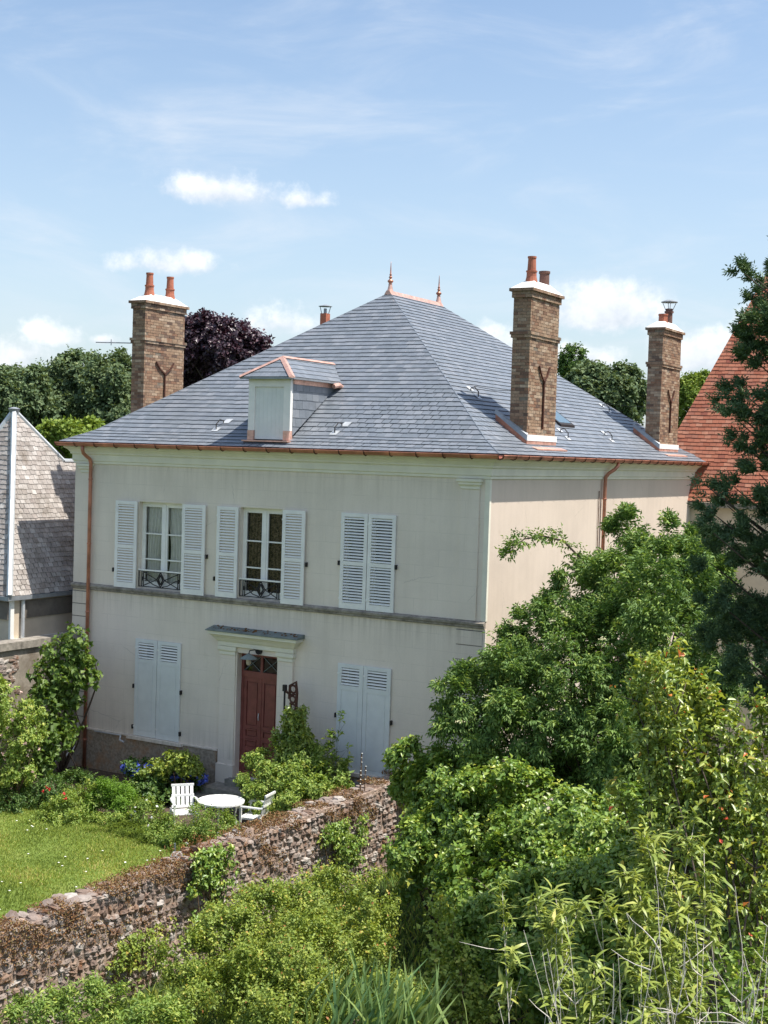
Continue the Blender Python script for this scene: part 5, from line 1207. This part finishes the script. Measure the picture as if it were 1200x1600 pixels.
# ---- peach shrub, long narrow leaves on pale stems
peach_t = [(7.782, -15.716, 3.528), (8.010, -15.588, 3.453), (8.080, -15.317, 3.425), (8.324, -15.407, 3.444), (8.613, -14.753, 3.930), (8.646, -14.625, 3.808), (8.556, -15.030, 3.664), (8.880, -14.732, 3.567), (8.921, -14.342, 3.966), (9.029, -14.402, 3.811), (9.117, -14.479, 3.573), (8.477, -15.315, 3.511), (8.745, -15.159, 3.521), (8.991, -14.910, 3.342), (8.527, -15.538, 3.066), (8.764, -15.396, 3.176), (9.029, -15.244, 3.135), (9.100, -14.735, 3.262), (9.224, -14.913, 2.865), (8.252, -15.686, 3.310), (8.729, -14.815, 3.641)]
shoots('peach_shrub', 'peach shrub with long narrow drooping pale green leaves on pale stems, lower right', 'shrub', (9.509, -16.708, -1.800), peach_t, 'l_peach', (.135, .026), 91, mode='rosette', nper=26, cover=.18, rad=.06, stem='pale_stem', r0=.013, slen=.07, per=7, root=.35, droop=.28, three=True, fold=.18, spread=.85)
dead_t = [(8.298, -16.020, 3.016), (8.375, -15.848, 3.281), (8.566, -15.734, 3.338), (9.031, -15.455, 3.554), (9.330, -15.171, 3.432), (9.583, -15.148, 3.274), (8.681, -15.551, 3.359), (8.852, -15.449, 3.415), (9.193, -15.372, 3.310), (9.326, -14.822, 3.542), (8.567, -15.976, 3.111), (9.742, -15.175, 3.216)]
g_ = np.random.default_rng(17); base = V3((9.417, -16.172, -1.800)); e = empty('dead_stems', base, 'bare pale grey stems standing among the peach leaves, bottom right', 'dead shrub'); mb = MB()
for tp in dead_t:
    for rep in range(2):
        T = V3(tp)-base+V3(g_.normal(size=3)*np.array([.16, .15, .12])*rep); st = V3((g_.normal()*.3, g_.normal()*.2, 0)); pts = []; walk = V3((0, 0, 0)); dr = V3(g_.normal(size=3)*.012)
        for k in range(27):
            s_ = k/26; dr = dr*.6+V3(g_.normal(size=3)*.012); walk = walk+dr
            lean = max(0, s_-.6); pts.append(st.lerp(T, s_)+walk+V3((math.sin(T.x*9+rep)*lean*.6, 0, 0)))
        mb.tube(pts, [.0095*(1-.78*k/26) for k in range(27)], 5)
        for k in range(7):
            j_ = int(g_.integers(14, 25)); p_ = pts[j_]; d_ = V3(g_.normal(size=3)*np.array([.7, .5, .3])+np.array([0, 0, .75])).normalized(); tw = [p_]
            for q_ in range(4): d_ = (d_+V3(g_.normal(size=3)*.22)).normalized(); p_ = p_+d_*float(g_.uniform(.05, .13)); tw.append(p_)
            mb.tube(tw, [.0055, .0048, .004, .003, .0018], 4)
mb.build('stem', M['pale_stem'], e)
shoots('sapling', 'sapling with rounded pale green leaves in the bottom right corner', 'sapling', (9.651, -14.621, -1.800), [(8.753, -12.894, 2.421), (8.967, -12.773, 2.367), (9.146, -12.663, 2.496), (8.600, -12.989, 2.293), (8.981, -13.007, 2.136), (9.195, -12.889, 2.023), (8.779, -13.131, 2.009)], 'l_mid', (.085, .065), 95, nper=30, cover=.2, rad=.12, r0=.012, slen=.09, stem='pale_stem')
shoots('wild_plum', 'thin upright yellow-green sapling in front of the ivy, below the dark gap', 'sapling', (4.548, -9.790, -1.800), [(3.529, -8.483, 0.735), (3.715, -8.621, 0.440), (4.020, -8.803, 0.191), (3.719, -8.986, 0.001), (4.281, -8.900, -0.173), (4.077, -9.259, -0.369), (4.505, -9.133, -0.490), (3.778, -9.437, -0.468), (4.907, -8.999, -0.134), (3.895, -9.120, -0.099)], 'l_yel', (.085, .06), 96, nper=60, cover=.35, rad=.16, r0=.012, slen=.1, stem='twig')

# ---- blue-green conifer at the right edge
g_ = np.random.default_rng(6); base = V3((8.428, -7.391, 0.523)); base.z = -1.8
e = empty('conifer', base, 'tall blue-green cypress with ragged boughs at the right edge of the photo', 'tree')
MB().tube([(0, 0, -.1), (0, 0, 6), (0, 0, 12.6)], [.22, .15, .03], 10).build('trunk', M['bark'], e, smooth=True)
bp = []; mb = MB(); BL_ = []
from_px = [((7.329, -7.796, 9.531), 0.16), ((7.302, -7.277, 9.241), 0.22), ((7.649, -7.962, 8.906), 0.2), ((7.503, -7.038, 9.52), 0.18), ((7.749, -7.556, 9.945), 0.16), ((7.754, -7.437, 9.544), 0.26), ((7.355, -7.357, 9.528), 0.1), ((7.422, -7.877, 8.837), 0.2), ((7.533, -7.581, 8.696), 0.26), ((7.858, -7.89, 8.745), 0.3), ((7.285, -7.595, 8.656), 0.17), ((7.451, -7.706, 8.435), 0.22), ((7.74, -7.666, 8.268), 0.34), ((7.273, -7.609, 8.02), 0.24), ((7.515, -7.991, 7.751), 0.28), ((7.235, -8.104, 7.81), 0.13), ((7.687, -8.017, 7.752), 0.32), ((7.847, -7.495, 7.692), 0.35), ((7.422, -8.236, 7.616), 0.16), ((7.578, -8.004, 7.338), 0.26), ((7.718, -7.227, 7.189), 0.35), ((7.656, -7.923, 6.927), 0.26), ((7.389, -7.925, 7.336), 0.14), ((7.023, -7.736, 6.65), 0.13), ((7.167, -7.613, 6.484), 0.2), ((6.997, -8.094, 6.761), 0.07), ((7.131, -8.21, 6.409), 0.22), ((7.439, -8.228, 6.176), 0.3), ((7.707, -8.052, 6.516), 0.34), ((7.73, -6.982, 6.499), 0.4), ((7.389, -7.889, 5.91), 0.45), ((7.823, -7.933, 5.773), 0.5), ((7.11, -8.073, 5.733), 0.26), ((7.419, -7.573, 5.127), 0.5), ((7.77, -7.414, 4.887), 0.5), ((7.203, -7.66, 4.687), 0.4), ((7.782, -8.181, 4.382), 0.45), ((7.225, -8.106, 5.239), 0.3), ((7.923, -7.517, 3.89), 0.45), ((7.283, -8.687, 6.183), 0.15), ((7.31, -7.854, 6.747), 0.18), ((7.815, -6.92, 8.147), 0.4), ((7.871, -7.13, 8.985), 0.35), ((7.751, -7.683, 9.098), 0.2)]
for (c, r_) in from_px:
    c = V3(c)-base; BL_.append((tuple(c), (r_*.74, r_*.74, r_*.5))); z0 = max(.5, c.z-.45*math.hypot(c.x, c.y)-.2)
    m_ = V3((c.x*.5, c.y*.5, (z0+c.z)/2-.12)); mb.tube([(0, 0, z0), tuple(m_), tuple(c)], [.03, .016, .006], 6)
    # boughs also grow on the far sides of the trunk
    for a in (g_.uniform(.6, 2.2), g_.uniform(2.2, 3.9), g_.uniform(3.9, 5.6)):
        ca, sa = math.cos(a), math.sin(a); c2 = V3((c.x*ca-c.y*sa, c.x*sa+c.y*ca, c.z+g_.uniform(-.3, .2)))
        if c2.dot(cr) > -.25:
            BL_.append((tuple(c2), (r_*.95, r_*.95, r_*.55))); m_ = V3((c2.x*.5, c2.y*.5, c2.z-.3)); mb.tube([(0, 0, max(.5, c2.z-.7)), tuple(m_), tuple(c2)], [.03, .016, .006], 5)
mb.build('bough', M['bark'], e)
for k in range(7): BL_.append(((g_.normal()*.1+.1, g_.normal()*.1, 10.2+k*.38), (.55-.06*k, .55-.06*k, .3)))
P, Nn = blob_points(BL_, 38000, g_, .35, .2, 1500, .14)
out_ = unit(P*[1, 1, 0]+[0, 0, 1e-3]); Nn = unit(Nn*.6+out_*.8+[0, 0, .25])
sprigs('crown', M['l_con'], P, Nn, g_, per=9, slen=.15, leaf=(.072, .024), up=.3, rnd=.3, mode='pinnate', droop=.1, fold=.4, parent=e)

# ---- garden borders
def bush(name, lab, cat, base, bl, n, mt, sd, leaf=(.07, .04), group=None, nclump=60, csig=.2, **kw):
    d = dict(ntgt=10, r0=.015, lumpy=.3, shell=.22, per=6, slen=.14, up=.5, rnd=.5, droop=.25, jit=.4, bark='twig', inner=.15); d.update(kw)
    return plant(name, lab, cat, base, bl, n, M[mt], group=group, seed=sd, nclump=nclump, csig=csig, leaf=leaf, clip=lambda B: ((B[:, 1] < -.10) & (B[:, 0] > -11.2) & (B[:, 0] < -1.95) & (B[:, 2] > -1.0)), **d)
def gz(p, z=-1.0): return (p[0], p[1], z)
c = [(-9.593, -4.012, -0.829), (-9.200, -3.437, -0.814), (-8.730, -2.819, -0.838), (-8.237, -2.309, -0.968)]
bush('hedge', 'dark low hedge behind the lawn at the left edge', 'hedge', gz(c[1]), [(q, (.62, .45, .42)) for q in c], 2600, 'l_dark', 101, (.07, .032))
c = [(-9.626, -3.937, 1.145), (-9.470, -3.880, 0.445), (-9.390, -3.584, 0.836), (-9.829, -4.034, 1.561), (-9.504, -3.927, -0.120)]
rose = bush('rose_bush', 'light green rose bush with pale blooms at the left edge against the boundary wall', 'bush', gz(c[1]), [(c[0], (.45, .4, .5)), (c[1], (.5, .4, .5)), (c[2], (.35, .35, .45)), (c[3], (.45, .4, .3)), (c[4], (.55, .4, .35))], 1700, 'l_mid', 102, (.085, .055), tintlo=.25, tinthi=1.0)
def flowers(parent, blobs, n, mt, sd, size=.05):
    g2 = np.random.default_rng(sd); b0 = np.array(parent.location); P, Nn = blob_points([(tuple(np.array(b[0])-b0), b[1]) for b in blobs], n, g2, .2, .03); V = []; A = []; R_ = []
    for k in range(7):
        V.append(P+Nn*.02); A.append(unit(g2.normal(size=P.shape)+Nn*.4)); R_.append(unit(Nn+g2.normal(size=P.shape)*.4))
    V = np.concatenate(V); leaf_mesh('blooms', V, np.concatenate(A), np.concatenate(R_), np.full(len(V), size), np.full(len(V), size*.8), np.zeros(len(V)), M[mt], parent=parent, kind='stuff')
flowers(rose, [(c[0], (.5, .45, .55)), (c[1], (.55, .45, .55)), (c[4], (.6, .45, .4))], 34, 'pink_flower', 3)
# vine on the boundary wall
c = [(-9.482, -2.052, 2.526), (-9.829, -2.157, 2.130), (-9.501, -1.973, 1.993), (-9.856, -2.427, 1.638), (-9.158, -2.018, 1.737), (-9.813, -2.660, 1.082), (-9.658, -2.100, 1.245), (-9.448, -2.713, 0.399), (-9.600, -3.051, -0.003), (-9.562, -2.077, 0.579)]
rd = [.22, .3, .3, .38, .25, .35, .25, .38, .4, .2]
v = plant('vine', 'vine climbing the corner between the boundary wall and the copper downpipe', 'climbing plant', (-10.9, -.9, -1.0), [(q, r_) for q, r_ in zip(c, rd)], 560, M['l_vine'], 'bark', None, 103, ntgt=9, r0=.03, lumpy=.3, shell=.3, per=5, slen=.2, leaf=(.15, .14), up=.1, rnd=.6, droop=.5, clip=lambda B: (B[:, 1] < -.15) & (B[:, 0] > -11.22))
c = [(-7.984, -4.010, -0.926), (-7.789, -3.431, -0.837), (-7.469, -4.068, -1.105), (-6.833, -3.581, -1.040), (-7.985, -4.482, -1.098)]
b_ = bush('perennial_clump', 'yellow-green perennials with two red roses at the back of the lawn', 'bush', gz(c[1]), [(c[0], (.45, .4, .35)), (c[1], (.55, .4, .45)), (c[2], (.5, .4, .3)), (c[3], (.55, .4, .32)), (c[4], (.4, .3, .22))], 2100, 'l_mid', 104, (.075, .032), tintlo=.2)
flowers(b_, [((-8.141, -4.305, -0.350), .06), ((-7.795, -4.109, -0.434), .05)], 6, 'red_flower', 4, .05)
c = [(-7.290, -3.123, -0.443), (-6.997, -3.200, -0.760), (-7.430, -3.329, -0.634)]
bush('golden_bush', 'vivid yellow-green feathery bush in the middle of the border', 'bush', gz(c[1]), [(c[0], (.32, .3, .34)), (c[1], (.4, .35, .3)), (c[2], (.3, .3, .3))], 1500, 'l_bright', 105, (.075, .022), nclump=30, up=.9)
c = [(-8.031, -1.243, -0.525), (-7.514, -0.946, -0.566), (-7.065, -0.685, -0.550), (-7.619, -1.717, -0.920), (-7.102, -1.772, -1.077)]
hy = bush('hydrangea', 'dark-leaved hydrangea with blue flower heads under the left lower window', 'bush', gz(c[0]), [(c[0], (.5, .35, .25)), (c[1], (.45, .35, .25)), (c[2], (.35, .3, .2)), (c[3], (.45, .3, .4)), (c[4], (.4, .3, .35))], 1500, 'l_dark', 106, (.11, .07))
flowers(hy, [((-8.098, -1.392, -0.417), (.4, .25, .1)), ((-7.390, -0.985, -0.480), (.35, .25, .1)), ((-6.876, -0.807, -0.559), (.25, .2, .1))], 210, 'blue_flower', 6, .07)
c = [(-6.964, -1.298, -0.095), (-7.457, -1.595, -0.331), (-6.705, -1.155, -0.232)]
sh = bush('rose_shrub', 'loose rose shrub with yellowish leaves in front of the dark plinth', 'bush', gz(c[0]), [(c[0], (.32, .25, .16)), (c[1], (.3, .25, .16)), (c[2], (.2, .2, .2))], 330, 'l_yel', 107, (.10, .065), ntgt=8)
c = [(-5.968, -3.533, -0.840), (-5.166, -3.763, -0.858), (-4.445, -3.802, -0.729), (-3.815, -3.894, -0.603), (-5.233, -4.042, -1.044), (-4.421, -4.031, -0.960), (-3.626, -4.139, -0.746)]
bo_ = bush('border_plants', 'leafy perennials with small white flowers in front of the white garden chairs', 'flower bed', gz(c[1]), [(c[0], (.35, .3, .5)), (c[1], (.4, .3, .40)), (c[2], (.4, .3, .46)), (c[3], (.35, .3, .42)), (c[4], (.5, .35, .32)), (c[5], (.5, .35, .3)), (c[6], (.4, .3, .28))], 3600, 'l_mid', 108, (.06, .032), up=.9, nclump=130)
flowers(bo_, [(c[0], (.4, .3, .5)), (c[3], (.4, .3, .3)), (c[5], (.5, .3, .3))], 36, 'white_flower', 7, .035)
c = [(-6.129, -3.986, -1.103), (-6.698, -4.322, -1.230), (-5.208, -4.267, -1.210), (-4.163, -4.352, -1.135)]
bush('meadow_tuft', 'rough pale green grass tuft at the edge of the lawn', 'plant', gz(c[0]), [(c[0], (.7, .35, .24)), (c[1], (.6, .3, .18)), (c[2], (.6, .35, .22)), (c[3], (.6, .35, .22))], 2600, 'l_lime', 109, (.12, .012), up=1.6, rnd=.35, ntgt=0)
# climbing plant on the pump and the shrub beside the door
c = [(-4.057, -0.942, 1.168), (-4.004, -0.928, 0.820), (-4.109, -1.006, 0.466), (-4.363, -1.022, 0.788), (-3.873, -0.862, 0.614)]
bush('climbing_rose', 'light green climber wound round the black iron pump', 'climbing plant', gz(c[1]), [(c[0], (.17, .16, .28)), (c[1], (.2, .2, .3)), (c[2], (.3, .25, .32)), (c[3], (.1, .12, .22)), (c[4], (.2, .2, .2))], 620, 'l_pear', 110, (.10, .065), tinthi=.9, ntgt=6)
c = [(-4.701, -1.363, 0.164), (-4.338, -1.152, 0.177), (-3.688, -1.001, 0.312), (-3.160, -0.925, 0.345), (-4.042, -1.688, -0.098), (-3.341, -1.510, -0.029), (-2.876, -1.234, 0.124), (-4.632, -1.685, -0.145), (-3.344, -2.219, -0.295), (-4.036, -2.159, -0.347), (-2.778, -1.879, -0.048)]
bush('garden_shrub', 'bushy mid-green shrub filling the corner between the door and the rubble wall', 'bush', gz(c[4]), [(q, r_) for q, r_ in zip(c, ((.3, .3, .25), (.35, .3, .35), (.4, .35, .35), (.3, .3, .28), (.55, .4, .4), (.55, .4, .35), (.45, .35, .3), (.28, .25, .22), (.5, .35, .35), (.4, .3, .35), (.4, .3, .25)))], 3300, 'l_mid', 111, (.09, .05), tintlo=.15, nclump=120)
c = [(-2.761, -1.104, 1.424), (-2.859, -1.181, 1.011), (-2.666, -1.086, 0.677)]
shoots('tall_seedling', 'tall leafy shoots rising in front of the lower right shutters', 'plant', gz((-2.748, -1.169, -0.076)), [(-2.799, -1.124, 1.491), (-3.060, -1.298, 1.004), (-2.614, -1.049, 0.816), (-3.247, -1.190, 0.685), (-2.925, -1.213, 1.145)], 'l_mid', (.13, .06), 112, nper=12, cover=.5, rad=.05, r0=.01, slen=.08, root=.1)
e = empty('flower_spikes', gz((-1.819, -1.775, 0.183)), 'two tall thin spikes with white flowers standing just behind the rubble wall', 'flower'); b0 = V3(e.location); mb = MB(); fl_ = MB()
for tp in ((-1.863, -1.768, 0.867), (-1.782, -1.734, 0.606), (-1.869, -1.789, 0.511)):
    T = V3(tp)-b0; mb.tube([(T.x*.8, T.y*.8, 0), tuple(T)], .012, 5)
    for k in range(4): MB().lathe((T.x*1.0+random.uniform(-.02, .02), T.y, T.z-.09*k), [(.005, 0), (.014, .006), (.016, .012), (.005, .018)], 6).build('flower_head', M['white_flower'], e)
mb.build('stem', M['twig'], e)
# ---- iris leaves, bottom
g_ = np.random.default_rng(12); base = np.array((3.117, -9.439, -1.800)); e = empty('iris_clump', tuple(base), 'clump of long blue-green sword leaves at the bottom centre', 'plant'); n = 230
top_ = np.array((3.885, -10.956, 0.319))-base
B = np.stack([g_.normal(0, .42, n), g_.normal(0, .3, n), np.full(n, top_[2]-.75)], 1)+[0, 0, 0]; B[:, :2] += top_[:2]*.9
A = unit(np.stack([g_.normal(.28, .3, n), g_.normal(0, .25, n), np.full(n, 1.0)], 1)); leaf_mesh('leaves', B, A, unit(g_.normal(size=(n, 3))), g_.uniform(.65, 1.05, n), g_.uniform(.035, .06, n), g_.random(n), M['l_iris'], fold=.1, droop=.22, parent=e, three=True)
MB().lathe((top_[0]*.9, top_[1]*.9, 0), [(.8, 0), (.75, .3), (.5, max(.4, top_[2]-.7)), (.05, max(.45, top_[2]-.65))], 12).build('root_mound', M['soil'], e)
# ---- weeds at bottom left
bl = [((-0.539, -12.292, -0.636), (.4, .3, .3)), ((0.045, -12.062, -0.490), (.42, .3, .32)), ((0.623, -11.959, -0.476), (.45, .3, .3)), ((-0.758, -12.539, -0.732), (.4, .3, .2)), ((0.544, -12.240, -0.568), (.6, .3, .25)), ((1.124, -11.905, -0.589), (.5, .3, .3))]
plant('nettle_patch', 'grey-green weeds at the foot of the wall in the bottom left corner', 'weeds', (-.9, -11.4, -1.8), bl, 1700, M['l_mid'], 'twig', None, 121, ntgt=8, r0=.01, lumpy=.3, shell=.25, nclump=60, csig=.2, per=6, slen=.15, leaf=(.085, .03), up=.8, rnd=.4, droop=.2, clip=lambda B: B[:, 0] > -1.68)
# ---- green stake by the wall, hose pipe by the corner
tag(MB().tube([(-2.5, -7.0, -1), (-2.5, -7.0, -.05), (-2.5, -7.0, .12)], .018, 6).build('garden_stake', M['lead']), 'thin dark green stake standing behind the wall at the ivy step', 'stake')
tag(MB().tube([(-10.98, -.35, -.45), (-11.02, -.6, -.62), (-11.05, -1.3, -.78)], .03, 8).build('drain_pipe', M['zinc']), 'short pale pipe running down at the foot of the boundary wall', 'pipe')

# ---- lawn grass and daisies
g_ = np.random.default_rng(2); n = 120000
x = g_.uniform(-11, -2.15, n); y = g_.uniform(-14.5, -3.2, n)
yl = np.interp(x, [p[0] for p in lawn_b[:8]], [p[1] for p in lawn_b[:8]]); ok = y < yl+g_.normal(size=n)*.06; x, y = x[ok], y[ok]; n = len(x)
h = .03+.045*(np.sin(x*3.1)+np.sin(y*2.3+x)+2)/4+g_.random(n)*.02
tv = np.clip(.45+.22*np.sin(x*1.9+np.sin(y*1.3)*2)+.15*np.sin(y*4.1+x*2.2)+g_.normal(size=n)*.24, 0, 1)
A = unit(np.stack([g_.normal(0, .5, n), g_.normal(0, .5, n), np.ones(n)], 1))
lg = leaf_mesh('grass', np.stack([x, y, np.full(n, -1.0)], 1), A, unit(g_.normal(size=(n, 3))), h, np.full(n, .013), tv, M['l_grass'])
n = 60; x = g_.uniform(-10, -2.6, n); y = g_.uniform(-12, -4.5, n); ok = y < np.interp(x, [p[0] for p in lawn_b[:8]], [p[1] for p in lawn_b[:8]])-.1; x, y = x[ok], y[ok]; mb = MB()
for a, b in zip(x, y): mb.lathe((a, b, -.945), [(.018, 0), (.022, .004), (.003, .01)], 6)
mb.build('daisies', M['white_flower'], kind='stuff')
# ---- rough herbage on the near side of the wall
n = 60000; x = g_.uniform(-1.6, 14, n); y = g_.uniform(-16, 2, n); ok = (x > .1) | (y < -.1); x, y = x[ok], y[ok]; n = len(x)
A = unit(np.stack([g_.normal(0, .5, n), g_.normal(0, .5, n), np.ones(n)], 1))
leaf_mesh('rough_herbage', np.stack([x, y, np.full(n, -1.8)], 1), A, unit(g_.normal(size=(n, 3))), g_.uniform(.08, .28, n), np.full(n, .03), g_.random(n), M['l_mid'])
print('tris', sum(len(o.data.polygons)*(1 if len(o.data.polygons) else 0) for o in bpy.data.objects if o.type == 'MESH'))
